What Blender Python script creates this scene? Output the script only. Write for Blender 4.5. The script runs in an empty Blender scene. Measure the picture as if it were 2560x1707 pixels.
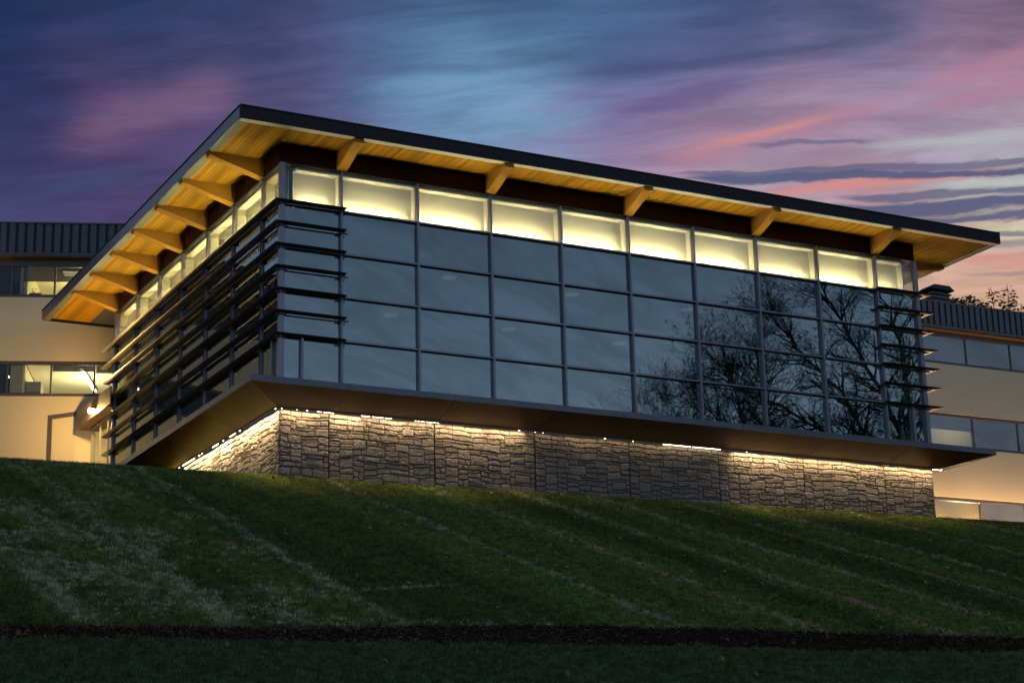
import bpy, bmesh, math, random
from mathutils import Vector, Matrix, noise
R = math.radians
random.seed(7)
scene = bpy.context.scene
COL = scene.collection

# tuning values
SKYB = [(.46, .57, .70), (.44, .60, .80), (.27, .42, .61), (.11, .19, .31), (.055, .11, .22), (.045, .085, .18)]   # clear dusk sky from horizon to zenith
GLR = .20          # reflectance of the coated glass seen square on
LED_HI, LED_LO, LED_SIDE = 18.0, 2.0, 62.0
COVE = 125.0
ENTR, GLAMP, LOBBY, ROOM = 660.0, 620.0, 110.0, 380.0
GRASS = 3.3
# ------------------------------------------------------------------ camera
FPX, FW, FH = 4729.18, 2560.0, 1707.0
yaw, pitch, roll = R(-28.12876), R(15.64716), R(-1.48709)
fwd = Vector((-math.sin(yaw) * math.cos(pitch), math.cos(yaw) * math.cos(pitch), math.sin(pitch)))
rgt0 = Vector((math.cos(yaw), math.sin(yaw), 0))
up0 = rgt0.cross(fwd)
rgt = rgt0 * math.cos(roll) + up0 * math.sin(roll)
upv = up0 * math.cos(roll) - rgt0 * math.sin(roll)
cam_d = bpy.data.cameras.new('camera')
cam = bpy.data.objects.new('camera', cam_d)
COL.objects.link(cam)
cam.matrix_world = Matrix(((rgt.x, upv.x, -fwd.x, -21.101), (rgt.y, upv.y, -fwd.y, -55.338),
                           (rgt.z, upv.z, -fwd.z, -16.8996), (0, 0, 0, 1)))
cam_d.sensor_width = 36.0
cam_d.lens = 36.0 * FPX / FW
cam_d.clip_start = 0.5
cam_d.clip_end = 3000
scene.camera = cam

# ------------------------------------------------------------------ node helper
class NT:
    def __init__(self, tree):
        self.t = tree
        tree.nodes.clear()
    def n(self, kind, **kw):
        nd = self.t.nodes.new(kind)
        for k, v in kw.items():
            setattr(nd, k, v)
        return nd
    def put(self, sock, v):
        if hasattr(v, 'is_output'):
            self.t.links.new(v, sock)
        elif v is not None:
            if isinstance(v, (tuple, list)) and len(v) == 3 and len(sock.default_value) == 4:
                v = (*v, 1)
            sock.default_value = v
    def m(self, op, a, b=None, c=None, clamp=False):
        nd = self.n('ShaderNodeMath', operation=op, use_clamp=clamp)
        for i, v in enumerate((a, b, c)):
            if v is not None:
                self.put(nd.inputs[i], v)
        return nd.outputs[0]
    def v(self, op, a, b=None, scale=None):
        nd = self.n('ShaderNodeVectorMath', operation=op)
        self.put(nd.inputs[0], a)
        if b is not None:
            self.put(nd.inputs[1], b)
        if scale is not None:
            self.put(nd.inputs['Scale'], scale)
        return nd.outputs['Value'] if op in ('DOT_PRODUCT', 'LENGTH') else nd.outputs[0]
    def xyz(self, vec):
        nd = self.n('ShaderNodeSeparateXYZ')
        self.put(nd.inputs[0], vec)
        return nd.outputs
    def comb(self, x, y, z):
        nd = self.n('ShaderNodeCombineXYZ')
        for i, q in enumerate((x, y, z)):
            self.put(nd.inputs[i], q)
        return nd.outputs[0]
    def noise(self, vec, scale=1, detail=4, rough=.55, color=False, dist=0.0):
        nd = self.n('ShaderNodeTexNoise')
        if vec is not None:
            self.put(nd.inputs['Vector'], vec)
        nd.inputs['Scale'].default_value = scale
        nd.inputs['Detail'].default_value = detail
        nd.inputs['Roughness'].default_value = rough
        nd.inputs['Distortion'].default_value = dist
        return nd.outputs['Color' if color else 'Fac']
    def mix(self, f, a, b, blend='MIX'):
        nd = self.n('ShaderNodeMix', data_type='RGBA', blend_type=blend)
        self.put(nd.inputs[0], f)
        self.put(nd.inputs[6], a)
        self.put(nd.inputs[7], b)
        return nd.outputs[2]
    def ramp(self, f, stops, interp='LINEAR'):
        nd = self.n('ShaderNodeValToRGB')
        cr = nd.color_ramp
        cr.interpolation = interp
        while len(cr.elements) < len(stops):
            cr.elements.new(.5)
        for e, (p, c) in zip(cr.elements, stops):
            e.position = p
            e.color = (*c, 1) if len(c) == 3 else c
        self.put(nd.inputs[0], f)
        return nd.outputs[0]
    def smooth(self, x, a, b):
        nd = self.n('ShaderNodeMapRange', interpolation_type='SMOOTHSTEP')
        self.put(nd.inputs[0], x)
        nd.inputs[1].default_value, nd.inputs[2].default_value = a, b
        return nd.outputs[0]

# ------------------------------------------------------------------ world: dusk sky
SKY_POINTS = [(12.6,24.8,0.007,0.027,0.098),(16.0,25.2,0.013,0.037,0.117),(20.2,25.2,0.023,0.045,0.138),(24.4,25.2,0.034,0.065,0.175),(28.7,25.2,0.048,0.098,0.231),(32.3,25.2,0.054,0.114,0.262),(35.9,24.9,0.042,0.08,0.195),(40.0,24.4,0.048,0.072,0.168),(44.1,24.0,0.065,0.072,0.156),(12.8,22.5,0.025,0.034,0.122),(15.4,22.8,0.093,0.051,0.156),(18.5,22.5,0.089,0.065,0.175),(21.6,23.7,0.093,0.072,0.188),(17.5,20.6,0.065,0.048,0.15),(13.5,20.7,0.037,0.042,0.144),(13.5,19.4,0.061,0.048,0.156),(15.5,19.5,0.072,0.048,0.15),(23.4,24.0,0.076,0.122,0.296),(25.1,23.5,0.117,0.287,0.491),(26.5,22.6,0.122,0.287,0.491),(28.7,23.1,0.127,0.332,0.552),(28.4,22.0,0.162,0.328,0.515),(25.8,21.8,0.162,0.216,0.402),(30.6,24.1,0.061,0.162,0.352),(33.0,23.5,0.076,0.138,0.332),(32.2,22.6,0.127,0.141,0.352),(30.0,21.6,0.262,0.188,0.352),(32.5,20.9,0.376,0.209,0.352),(34.5,21.5,0.491,0.231,0.314),(35.8,23.5,0.107,0.127,0.305),(37.1,22.5,0.231,0.202,0.392),(39.3,23.3,0.098,0.107,0.246),(41.5,22.7,0.209,0.15,0.305),(43.4,22.6,0.413,0.181,0.305),(41.4,21.7,0.305,0.283,0.468),(42.8,21.7,0.352,0.242,0.402),(44.1,21.7,0.527,0.231,0.305),(39.8,21.4,0.434,0.262,0.392),(37.7,21.6,0.456,0.231,0.323),(43.7,20.8,0.305,0.352,0.485),(35.8,20.0,0.392,0.352,0.445),(39.6,19.7,0.617,0.279,0.287),(42.9,19.5,0.479,0.565,0.565),(39.0,20.8,0.305,0.262,0.402),(43.3,18.7,0.305,0.352,0.413),(43.5,18.1,0.687,0.644,0.392),(42.1,17.7,0.578,0.485,0.352),(41.8,17.1,0.687,0.305,0.231),(43.6,16.8,0.631,0.262,0.223),(43.3,16.3,0.687,0.413,0.27),(42.0,16.1,0.631,0.332,0.231),(32.8,19.5,0.305,0.262,0.402),(38.2,18.1,0.456,0.402,0.402),(28.6,20.0,0.262,0.205,0.376),(23.0,20.1,0.102,0.08,0.223),(15.6,17.5,0.076,0.054,0.156),(20.2,20.7,0.098,0.072,0.202),(28.5,15.4,0.402,0.305,0.352),(39.2,14.9,0.672,0.376,0.262)]
world = bpy.data.worlds.new('World')
scene.world = world
world.use_nodes = True
w = NT(world.node_tree)
dirv = w.v('NORMALIZE', w.n('ShaderNodeTexCoord').outputs['Generated'])
dx, dy, dz = w.xyz(dirv)
zc = w.m('MAXIMUM', dz, 0.02)
# cloud plane coordinates: clouds are streaky and converge towards the horizon
inv = w.m('DIVIDE', 1.0, w.m('ADD', zc, .12))
px_, py_ = w.m('MULTIPLY', dx, inv), w.m('MULTIPLY', dy, inv)
CA, SA = math.cos(R(-33)), math.sin(R(-33))      # streak direction across the cloud plane
pu = w.m('ADD', w.m('MULTIPLY', px_, CA), w.m('MULTIPLY', py_, SA))
pv = w.m('SUBTRACT', w.m('MULTIPLY', py_, CA), w.m('MULTIPLY', px_, SA))
cl = w.comb(w.m('MULTIPLY', pu, 1.6), w.m('MULTIPLY', pv, 5.0), 0.0)
warp = w.noise(cl, 1.7, 7, .62, color=True, dist=.5)
warp = w.v('MULTIPLY', w.v('SUBTRACT', warp, (.5, .5, .5)), (.07, .07, .045))
fine = w.noise(w.comb(w.m('MULTIPLY', pu, 3.0), w.m('MULTIPLY', pv, 9.0), 3.0), 2.6, 6, .62)
d2 = w.v('NORMALIZE', w.v('ADD', dirv, warp))
BASE = w.ramp(w.m('MULTIPLY', w.m('ARCSINE', zc), 180 / math.pi / 90), [
    (0.0, SKYB[0]), (.11, SKYB[1]), (.18, SKYB[2]), (.25, SKYB[3]), (.4, SKYB[4]), (1.0, SKYB[5])])
acc = w.v('SCALE', BASE, scale=.03)
wsum = 0.03
K = 1 / (R(1.2) ** 2)
for az, el, r_, g_, b_ in SKY_POINTS:
    az, el = R(az), R(el)
    cv = (math.sin(az) * math.cos(el), math.cos(az) * math.cos(el), math.sin(el))
    dt = w.v('DOT_PRODUCT', d2, cv)
    wt = w.m('EXPONENT', w.m('MULTIPLY_ADD', dt, K, -K))
    acc = w.v('ADD', acc, w.v('SCALE', (r_, g_, b_), scale=wt))
    wsum = w.m('ADD', wsum, wt)
col = w.v('SCALE', acc, scale=w.m('DIVIDE', 1.0, wsum))
# fine wisps over everything
mid = w.noise(w.comb(w.m('MULTIPLY', pu, 2.4), w.m('MULTIPLY', pv, 8.0), 6.0), 2.0, 8, .66, dist=.9)
col = w.v('SCALE', col, scale=w.m('MULTIPLY_ADD', fine, .34, .83))
col = w.v('SCALE', col, scale=w.m('MULTIPLY_ADD', w.smooth(mid, .34, .66), .28, .86))
col = w.mix(.10, col, w.v('SCALE', (1, 1, 1), scale=w.v('DOT_PRODUCT', col, (.3, .5, .2))))
# long slate stratus bands low in the sunset quarter: (az, el) at two ends, half thickness
azv = w.m('ARCTAN2', dx, dy)
elv = w.m('ARCSINE', dz)
wob = w.m('MULTIPLY', w.m('SUBTRACT', w.noise(w.comb(w.m('MULTIPLY', azv, 14.0), w.m('MULTIPLY', elv, 60.0), 1.0), 1.0, 5, .6), .5), R(.75))
tex = w.noise(w.comb(w.m('MULTIPLY', azv, 22.0), w.m('MULTIPLY', elv, 260.0), 5.0), 1.0, 5, .65)
SL, PK, SM, PU, CY, NV, YL, PC, PE = (.098, .108, .21), (.43, .22, .31), (.66, .27, .25), (.125, .105, .25), (.16, .36, .54), (.05, .075, .165), (.64, .62, .42), (.50, .56, .55), (.70, .43, .28)
# (azimuth, elevation) of both ends, half thickness, opacity, colour, fade length past the far end
BANDS = [(32.0, 20.75, 39.6, 21.95, .42, .75, PK, 2.5), (40.0, 22.2, 44.7, 22.95, .38, .8, PK, 8), (39.8, 21.6, 44.6, 22.1, .34, .75, PK, 8),
         (33.2, 21.0, 37.4, 21.6, .16, .7, SM, 2), (35.0, 19.72, 42.6, 19.78, .20, .9, SM, 3), (41.0, 17.2, 44.0, 17.1, .26, .7, SM, 12),
         (41.4, 18.05, 44.2, 17.95, .26, .85, YL, 9), (40.4, 19.5, 44.2, 19.4, .14, .7, PC, 9), (38.4, 20.9, 44.4, 20.7, .22, .55, PC, 9),
         (23.0, 23.25, 27.6, 23.75, .34, .42, CY, 2), (26.4, 21.9, 30.6, 22.5, .5, .38, CY, 2), (30.2, 22.3, 35.0, 22.85, .34, .75, PU, 2),
         (22.2, 23.75, 29.6, 24.05, .26, .42, NV, 3), (38.6, 15.7, 44.5, 15.5, .95, .75, PE, 14), (29.6, 23.6, 37.4, 23.85, .26, .6, NV, 4), (13.0, 21.3, 18.6, 23.0, .8, .25, PK, 2), (12.0, 19.6, 15.8, 20.5, .40, .5, NV, 2),
         (32.6, 20.52, 44.3, 19.98, .13, .75, SL, 14), (32.9, 20.36, 44.3, 19.70, .14, .95, SL, 14), (34.8, 21.22, 39.0, 21.05, .08, .6, SL, 2),
         (37.6, 19.38, 44.2, 19.08, .13, .8, SL, 14), (37.2, 19.10, 44.2, 18.72, .20, .95, SL, 14), (39.0, 18.76, 44.2, 18.35, .13, .9, SL, 14),
         (41.6, 18.15, 44.0, 17.90, .09, .7, SL, 12), (41.2, 17.60, 44.0, 17.55, .18, .5, SL, 12), (41.4, 16.80, 44.0, 16.75, .10, .35, SL, 12)]
for a0, e0, a1, e1, th, op, bc, fd in BANDS:
    k = (e1 - e0) / (a1 - a0)
    line = w.m('MULTIPLY_ADD', azv, k, R(e0) - k * R(a0))
    e_ = w.m('DIVIDE', w.m('ADD', w.m('SUBTRACT', elv, line), wob), R(th))
    g_ = w.m('EXPONENT', w.m('MULTIPLY', w.m('MULTIPLY', e_, e_), -1.0))
    g_ = w.m('MULTIPLY', g_, w.smooth(azv, R(a0 - .4), R(a0 + 2.6)))
    g_ = w.m('MULTIPLY', g_, w.smooth(azv, R(a1 + fd), R(a1 - .3 if fd < 5 else a1)))
    lo, hi = (.18, .75) if bc is SL else (.02, 1.1)
    g_ = w.smooth(w.m('MULTIPLY', g_, w.m('MULTIPLY_ADD', tex, 1.2, .35)), lo, hi)
    col = w.mix(w.m('MULTIPLY', g_, op), col, bc)
bg = w.n('ShaderNodeBackground')
w.put(bg.inputs[0], col)
bg.inputs[1].default_value = 1.0
w.t.links.new(bg.outputs[0], w.n('ShaderNodeOutputWorld').inputs[0])

vs = scene.view_settings
vs.view_transform = 'Standard'
vs.look = 'None'
vs.exposure = 0
vs.gamma = 1
vs.use_curve_mapping = False
cy = scene.cycles
cy.use_denoising = True
cy.max_bounces = 8
cy.transparent_max_bounces = 16
cy.sample_clamp_indirect = 4
cy.caustics_reflective = False
cy.caustics_refractive = False

# ------------------------------------------------------------------ materials
def srgb(r, g, b):
    f = lambda c: (c / 255) / 12.92 if c < 10.3 else ((c / 255 + .055) / 1.055) ** 2.4
    return (f(r), f(g), f(b))

def new_mat(name):
    m = bpy.data.materials.new(name)
    m.use_nodes = True
    return m, NT(m.node_tree)

def out(t, sh, disp=None):
    o = t.n('ShaderNodeOutputMaterial')
    t.t.links.new(sh, o.inputs[0])

def principled(t, color, rough=.5, metal=0.0, bump=None, bstr=.3, bdist=.02, spec=.5):
    p = t.n('ShaderNodeBsdfPrincipled')
    t.put(p.inputs['Base Color'], color)
    t.put(p.inputs['Roughness'], rough)
    t.put(p.inputs['Metallic'], metal)
    t.put(p.inputs['Specular IOR Level'], spec)
    if bump is not None:
        b = t.n('ShaderNodeBump')
        b.inputs['Strength'].default_value = bstr
        b.inputs['Distance'].default_value = bdist
        t.put(b.inputs['Height'], bump)
        t.t.links.new(b.outputs[0], p.inputs['Normal'])
    return p.outputs[0]

def pos(t):
    return t.n('ShaderNodeNewGeometry').outputs['Position']
def rnd(t):
    return t.n('ShaderNodeObjectInfo').outputs['Random']

def simple(name, color, rough=.5, metal=0.0, var=.12, scale=3.0, bump=.0, spec=.5):
    m, t = new_mat(name)
    nz = t.noise(pos(t), scale, 5, .6)
    f = t.m('MULTIPLY_ADD', nz, 2 * var, 1 - var)
    c = t.v('SCALE', color, scale=f)
    r2 = t.m('MULTIPLY_ADD', t.noise(pos(t), scale * 2.3, 4), .25, rough - .12, clamp=True)
    bz = t.noise(pos(t), 60, 3) if bump else None
    out(t, principled(t, c, r2, metal, bz, bump, .01, spec))
    return m

def emit(name, color, s):
    m, t = new_mat(name)
    e = t.n('ShaderNodeEmission')
    t.put(e.inputs[0], color)
    e.inputs[1].default_value = s
    out(t, e.outputs[0])
    return m

def wood(name, c1, c2, axis, weather=0.0):
    """grain stretched along one axis; each piece has its own tint"""
    m, t = new_mat(name)
    p = t.v('MULTIPLY', pos(t), tuple(.35 if i == axis else 9.0 for i in range(3)))
    rv = rnd(t)
    p = t.v('ADD', p, t.comb(t.m('MULTIPLY', rv, 37.0), t.m('MULTIPLY', rv, 91.0), t.m('MULTIPLY', rv, 53.0)))
    g = t.noise(p, 1.6, 6, .62, dist=.6)
    c = t.mix(g, c1, c2)
    c = t.v('SCALE', c, scale=t.m('MULTIPLY_ADD', rv, .55, .72))
    kn = t.noise(t.v('MULTIPLY', pos(t), (1.6, 1.6, 1.6)), 2.2, 3)
    c = t.mix(t.m('MULTIPLY', t.smooth(kn, .68, .76), .5), c, tuple(q * .45 for q in c1))
    if weather:
        wn = t.noise(t.v('MULTIPLY', pos(t), (4, 1.3, 4) if axis == 1 else (1.3, 4, 4)), 2.0, 6, .7)
        c = t.mix(t.m('MULTIPLY', t.smooth(wn, .52, .66), weather), c, (.36, .30, .24))
    out(t, principled(t, c, .75, 0, g, .25, .01, .08))
    return m

def glass_mat(name, r0, tint, wave=0.0, glossc=(.88, .96, 1.0)):
    m, t = new_mat(name)
    lw = t.n('ShaderNodeLayerWeight')
    lw.inputs[0].default_value = .5
    f5 = t.m('POWER', lw.outputs['Facing'], 5.0)
    fr = t.m('MULTIPLY_ADD', f5, 1 - r0, r0)
    gl = t.n('ShaderNodeBsdfGlossy')
    gl.inputs['Roughness'].default_value = 0.0
    t.put(gl.inputs['Color'], glossc)
    if wave:
        b = t.n('ShaderNodeBump')
        b.inputs['Strength'].default_value = wave
        b.inputs['Distance'].default_value = .02
        rv = rnd(t)
        pp = t.v('ADD', pos(t), t.comb(t.m('MULTIPLY', rv, 31.0), t.m('MULTIPLY', rv, 17.0), 0.0))
        t.put(b.inputs['Height'], t.noise(pp, .7, 1, .4))
        t.t.links.new(b.outputs[0], gl.inputs['Normal'])
    tr = t.n('ShaderNodeBsdfTransparent')
    t.put(tr.inputs[0], tint)
    mx = t.n('ShaderNodeMixShader')
    t.put(mx.inputs[0], fr)
    t.t.links.new(tr.outputs[0], mx.inputs[1])
    t.t.links.new(gl.outputs[0], mx.inputs[2])
    out(t, mx.outputs[0])
    return m

M = {}
M['alu'] = simple('grey_aluminium', (.25, .235, .285), .38, .45, .08, 2.0)
M['alu_dark'] = simple('dark_aluminium', (.035, .034, .038), .42, .3, .2, 2.0)
M['blade'] = simple('sunshade_metal', (.15, .122, .098), .32, .5, .15, 3.0)
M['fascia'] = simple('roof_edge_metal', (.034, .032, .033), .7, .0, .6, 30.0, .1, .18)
M['fascia_sky_lit'] = simple('roof_edge_metal_sky_lit', (.15, .135, .165), .38, .3, .12, 3.0)  # same roof edge metal, made paler to imitate reflected sky
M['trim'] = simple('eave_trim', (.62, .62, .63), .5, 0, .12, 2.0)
M['trim_side'] = simple('eave_trim_dark', (.21, .20, .165), .6, 0, .3, 2.5)  # darker, greener tone for the side eave trim
M['roof'] = simple('roof_membrane', (.09, .09, .1), .8, 0, .2, 2.0)
M['board_y'] = wood('soffit_wood', (.42, .185, .006), (.58, .285, .012), 1, .4)
M['beam_x'] = wood('rafter_wood_across', (.37, .165, .02), (.51, .25, .04), 0, .12)
M['beam_y'] = wood('rafter_wood_along', (.37, .165, .02), (.51, .25, .04), 1, .3)
M['header_x'] = wood('header_wood_shaded', (.028, .009, .0035), (.045, .016, .006), 0)  # same wood as the rafters; lack of light is put into the header colours
M['header_y'] = wood('header_wood_shaded_side', (.06, .022, .008), (.085, .033, .012), 1)
M['deck'] = simple('deck_edge_panel', (.155, .152, .185), .45, .2, .12, 1.6, .15)
M['soffit'] = simple('bronze_soffit_panel', (.16, .076, .029), .48, .1, .25, 1.2, .1)
M['cream'] = simple('cream_plaster', (.70, .64, .48), .6, 0, .04, 1.5)
M['screen'] = simple('cream_screen', (.70, .64, .46), .7, 0, .05, 1.2)
M['room'] = simple('room_paint', (.34, .33, .30), .7, 0, .06, 1.0)
M['room_ceiling'] = simple('room_ceiling_paint', (.30, .30, .30), .8, 0, .06, 1.0)
M['carpet'] = simple('dark_carpet', (.05, .05, .055), .9, 0, .2, 6)
M['stucco'] = simple('cream_stucco', (.62, .52, .37), .85, 0, .09, .45, .35)
M['brown_frame'] = simple('brown_window_frame', (.085, .062, .058), .45, .2, .1, 3)
M['rib_metal'] = simple('ribbed_metal', (.085, .08, .092), .45, .35, .3, 4.0, .1)
M['rib_metal_dark'] = simple('ribbed_metal_recess', (.018, .016, .018), .55, .3, .2, 4.0)
M['office_wall'] = simple('office_paint', (.78, .72, .46), .7, 0, .05, 1.0)
M['office_ceiling'] = simple('office_ceiling_tile', (.72, .68, .52), .8, 0, .05, 1.0)
M['concrete'] = simple('concrete_slab', (.30, .30, .33), .75, 0, .12, 4.0, .3)
M['terracotta'] = simple('terracotta', (.45, .14, .07), .7, 0, .1, 9)
M['plant'] = simple('plant_leaf', (.07, .14, .03), .5, 0, .3, 20)
M['cabinet'] = simple('grey_cabinet', (.30, .30, .27), .5, .1, .06, 4)
M['glass'] = glass_mat('coated_glass', GLR, (.50, .56, .58), .007)
M['glass_clear'] = glass_mat('clear_glass', .06, (.86, .88, .84))
M['glass_office'] = glass_mat('office_glass', .022, (.80, .82, .80), .02)
M['led'] = emit('led_warm', (1.0, .80, .50), 14.0)
M['led_dim'] = emit('led_warm_dim', (1.0, .74, .40), 3.0)
for nm_, f_ in (('cove', 1.0), ('cove_side', 2.0)):
    m_, t = new_mat(nm_ + '_light')
    e_ = t.n('ShaderNodeEmission'); t.put(e_.inputs[0], (1.0, .86, .56) if f_ == 1 else (1.0, .88, .48))
    t.put(e_.inputs[1], t.m('MULTIPLY', t.m('MULTIPLY_ADD', rnd(t), .5, .75), COVE * f_))
    out(t, e_.outputs[0])
    M[nm_] = m_
M['tube'] = emit('office_tube', (1.0, .88, .58), 12.0)
M['disc'] = emit('ceiling_disc', (1.0, .80, .58), .17)
M['bulb'] = emit('entrance_bulb', (1.0, .66, .26), 70.0)

def blind_mat(name, color, trans):
    m, t = new_mat(name)
    d = t.n('ShaderNodeBsdfDiffuse')
    t.put(d.inputs[0], color)
    tr = t.n('ShaderNodeBsdfTransparent')
    tr.inputs[0].default_value = (.95, .9, .8, 1)
    tl = t.n('ShaderNodeBsdfTranslucent')
    t.put(tl.inputs[0], color)
    a = t.n('ShaderNodeMixShader')
    a.inputs[0].default_value = .3
    t.t.links.new(d.outputs[0], a.inputs[1])
    t.t.links.new(tl.outputs[0], a.inputs[2])
    b = t.n('ShaderNodeMixShader')
    b.inputs[0].default_value = trans
    t.t.links.new(a.outputs[0], b.inputs[1])
    t.t.links.new(tr.outputs[0], b.inputs[2])
    out(t, b.outputs[0])
    return m
M['blind'] = blind_mat('mesh_blind', (.10, .09, .075), .22)
M['blind_dark'] = blind_mat('dark_blind', (.05, .05, .055), .04)
M['blind_pale'] = blind_mat('pale_blind', (.15, .14, .15), .05)

# stone
def stone_mat():
    m, t = new_mat('grey_formed_stone')
    P = pos(t)
    a = t.noise(P, 2.2, 5, .6)
    c = t.mix(a, (.165, .140, .126), (.265, .231, .208))
    c = t.v('SCALE', c, scale=t.m('MULTIPLY_ADD', rnd(t), .35, .82))
    vo = t.n('ShaderNodeTexVoronoi')
    t.put(vo.inputs['Vector'], t.v('ADD', P, t.v('SCALE', t.noise(P, 9, 3, color=True), scale=.12)))
    vo.inputs['Scale'].default_value = 11
    h = t.m('ADD', t.m('MULTIPLY', t.noise(P, 26, 6, .7, dist=.8), .7), t.m('MULTIPLY', vo.outputs['Distance'], .7))
    out(t, principled(t, c, .85, 0, h, .9, .035, .3))
    return m
M['stone'] = stone_mat()
M['mortar'] = simple('recessed_joint', (.075, .062, .052), .9, 0, .2, 8, .3)

# ------------------------------------------------------------------ mesh helpers
ORG = {}

def link(o):
    COL.objects.link(o)
    return o

def props(o, label=None, cat=None, group=None, kind=None):
    if label: o['label'] = label
    if cat: o['category'] = cat
    if group: o['group'] = group
    if kind: o['kind'] = kind
    return o

def empty(name, loc, label, cat, group=None, rz=0.0, local=False):
    o = link(bpy.data.objects.new(name, None))
    o.location = loc
    o.rotation_euler = (0, 0, rz)
    o.empty_display_size = .3
    ORG[o] = Vector((0, 0, 0)) if local else Vector(loc)
    return props(o, label, cat, group)

def place(name, me, centre, parent):
    o = link(bpy.data.objects.new(name, me))
    c = Vector(centre)
    if parent is not None:
        o.parent = parent
        o.location = c - ORG[parent]
    else:
        o.location = c
    ORG[o] = c
    return o

_cache = {}
def box_mesh(sx, sy, sz, mat, ch):
    key = (round(sx, 4), round(sy, 4), round(sz, 4), mat, ch)
    if key in _cache:
        return _cache[key]
    hx, hy, hz = sx / 2, sy / 2, sz / 2
    c = min(ch, hx * .45, hy * .45, hz * .45)
    bm = bmesh.new()
    if c <= 1e-5:
        bmesh.ops.create_cube(bm, size=1, matrix=Matrix.Diagonal((sx, sy, sz, 1)))
    else:
        vv = {}
        for a in (-1, 1):
            for b in (-1, 1):
                for d in (-1, 1):
                    vv[(a, b, d, 0)] = bm.verts.new((a * hx, b * (hy - c), d * (hz - c)))
                    vv[(a, b, d, 1)] = bm.verts.new((a * (hx - c), b * hy, d * (hz - c)))
                    vv[(a, b, d, 2)] = bm.verts.new((a * (hx - c), b * (hy - c), d * hz))
                    bm.faces.new((vv[(a, b, d, 0)], vv[(a, b, d, 1)], vv[(a, b, d, 2)]))
        for s in (-1, 1):
            for q in range(3):
                ring = []
                for (i, j) in ((-1, -1), (1, -1), (1, 1), (-1, 1)):
                    k = [0, 0, 0]
                    k[q] = s
                    k[(q + 1) % 3] = i
                    k[(q + 2) % 3] = j
                    ring.append(vv[(*k, q)])
                bm.faces.new(ring)
        for q in range(3):
            p1, p2 = (q + 1) % 3, (q + 2) % 3
            for i in (-1, 1):
                for j in (-1, 1):
                    k0 = [0, 0, 0]; k1 = [0, 0, 0]
                    k0[q], k1[q] = -1, 1
                    k0[p1] = k1[p1] = i
                    k0[p2] = k1[p2] = j
                    bm.faces.new((vv[(*k0, p1)], vv[(*k1, p1)], vv[(*k1, p2)], vv[(*k0, p2)]))
        bmesh.ops.recalc_face_normals(bm, faces=bm.faces)
    me = bpy.data.meshes.new('box')
    bm.to_mesh(me)
    bm.free()
    me.materials.append(M[mat] if isinstance(mat, str) else mat)
    _cache[key] = me
    return me

def box(name, x0, x1, y0, y1, z0, z1, mat, parent, ch=.006):
    """one box-shaped piece given by its extents"""
    me = box_mesh(abs(x1 - x0), abs(y1 - y0), abs(z1 - z0), mat, ch)
    return place(name, me, ((x0 + x1) / 2, (y0 + y1) / 2, (z0 + z1) / 2), parent)

class MB:
    """collects geometry in one bmesh"""
    def __init__(self):
        self.bm = bmesh.new()
    def box(self, x0, x1, y0, y1, z0, z1):
        bmesh.ops.create_cube(self.bm, size=1, matrix=Matrix.Translation(((x0 + x1) / 2, (y0 + y1) / 2, (z0 + z1) / 2))
                              @ Matrix.Diagonal((x1 - x0, y1 - y0, z1 - z0, 1)))
    def quad(self, *pts):
        self.bm.faces.new([self.bm.verts.new(p) for p in pts])
    def prism(self, poly, ext):
        """poly: list of points, ext: extrusion vector"""
        e = Vector(ext)
        a = [self.bm.verts.new(p) for p in poly]
        b = [self.bm.verts.new(Vector(p) + e) for p in poly]
        n = len(a)
        self.bm.faces.new(a)
        self.bm.faces.new(list(reversed(b)))
        for i in range(n):
            self.bm.faces.new((a[i], b[i], b[(i + 1) % n], a[(i + 1) % n]))
    def tube(self, pts, rads, sides=6, cap=True):
        rings = []
        for i, p in enumerate(pts):
            p = Vector(p)
            d = (Vector(pts[min(i + 1, len(pts) - 1)]) - Vector(pts[max(i - 1, 0)])).normalized()
            a = d.orthogonal().normalized()
            b = d.cross(a)
            rings.append([self.bm.verts.new(p + (a * math.cos(2 * math.pi * k / sides) + b * math.sin(2 * math.pi * k / sides)) * rads[i])
                          for k in range(sides)])
        for i in range(len(rings) - 1):
            for k in range(sides):
                self.bm.faces.new((rings[i][k], rings[i][(k + 1) % sides], rings[i + 1][(k + 1) % sides], rings[i + 1][k]))
        if cap:
            self.bm.faces.new(list(reversed(rings[0])))
            self.bm.faces.new(rings[-1])
    def build(self, name, mat, parent, smooth=False, origin=None):
        bm = self.bm
        bmesh.ops.recalc_face_normals(bm, faces=bm.faces)
        lo = Vector([min(v.co[i] for v in bm.verts) for i in range(3)])
        hi = Vector([max(v.co[i] for v in bm.verts) for i in range(3)])
        c = Vector(origin) if origin else (lo + hi) / 2
        bmesh.ops.translate(bm, verts=bm.verts, vec=-c)
        me = bpy.data.meshes.new(name)
        bm.to_mesh(me)
        bm.free()
        me.materials.append(M[mat] if isinstance(mat, str) else mat)
        if smooth:
            for p in me.polygons:
                p.use_smooth = True
        return place(name, me, c, parent)

# ================================================================== glass pavilion
XM = [0.0] + [2.137 + 2.809 * k for k in range(9)] + [26.592]      # front mullions
YM = [0.0] + [1.803 + 2.859 * k for k in range(7)]                 # side mullions
XE, YE = 26.592, 18.957
T = [4.5, 3.0, 1.5, 0.0]                                           # transoms
ZTOP, ZSILL, ZSOF = 5.865, -1.62, 6.57

pav = empty('glass_pavilion', (0, 0, -2.45), 'glass walled corner pavilion with broad wooden eaves and metal sun blades, on a stone base', 'building')

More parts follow.
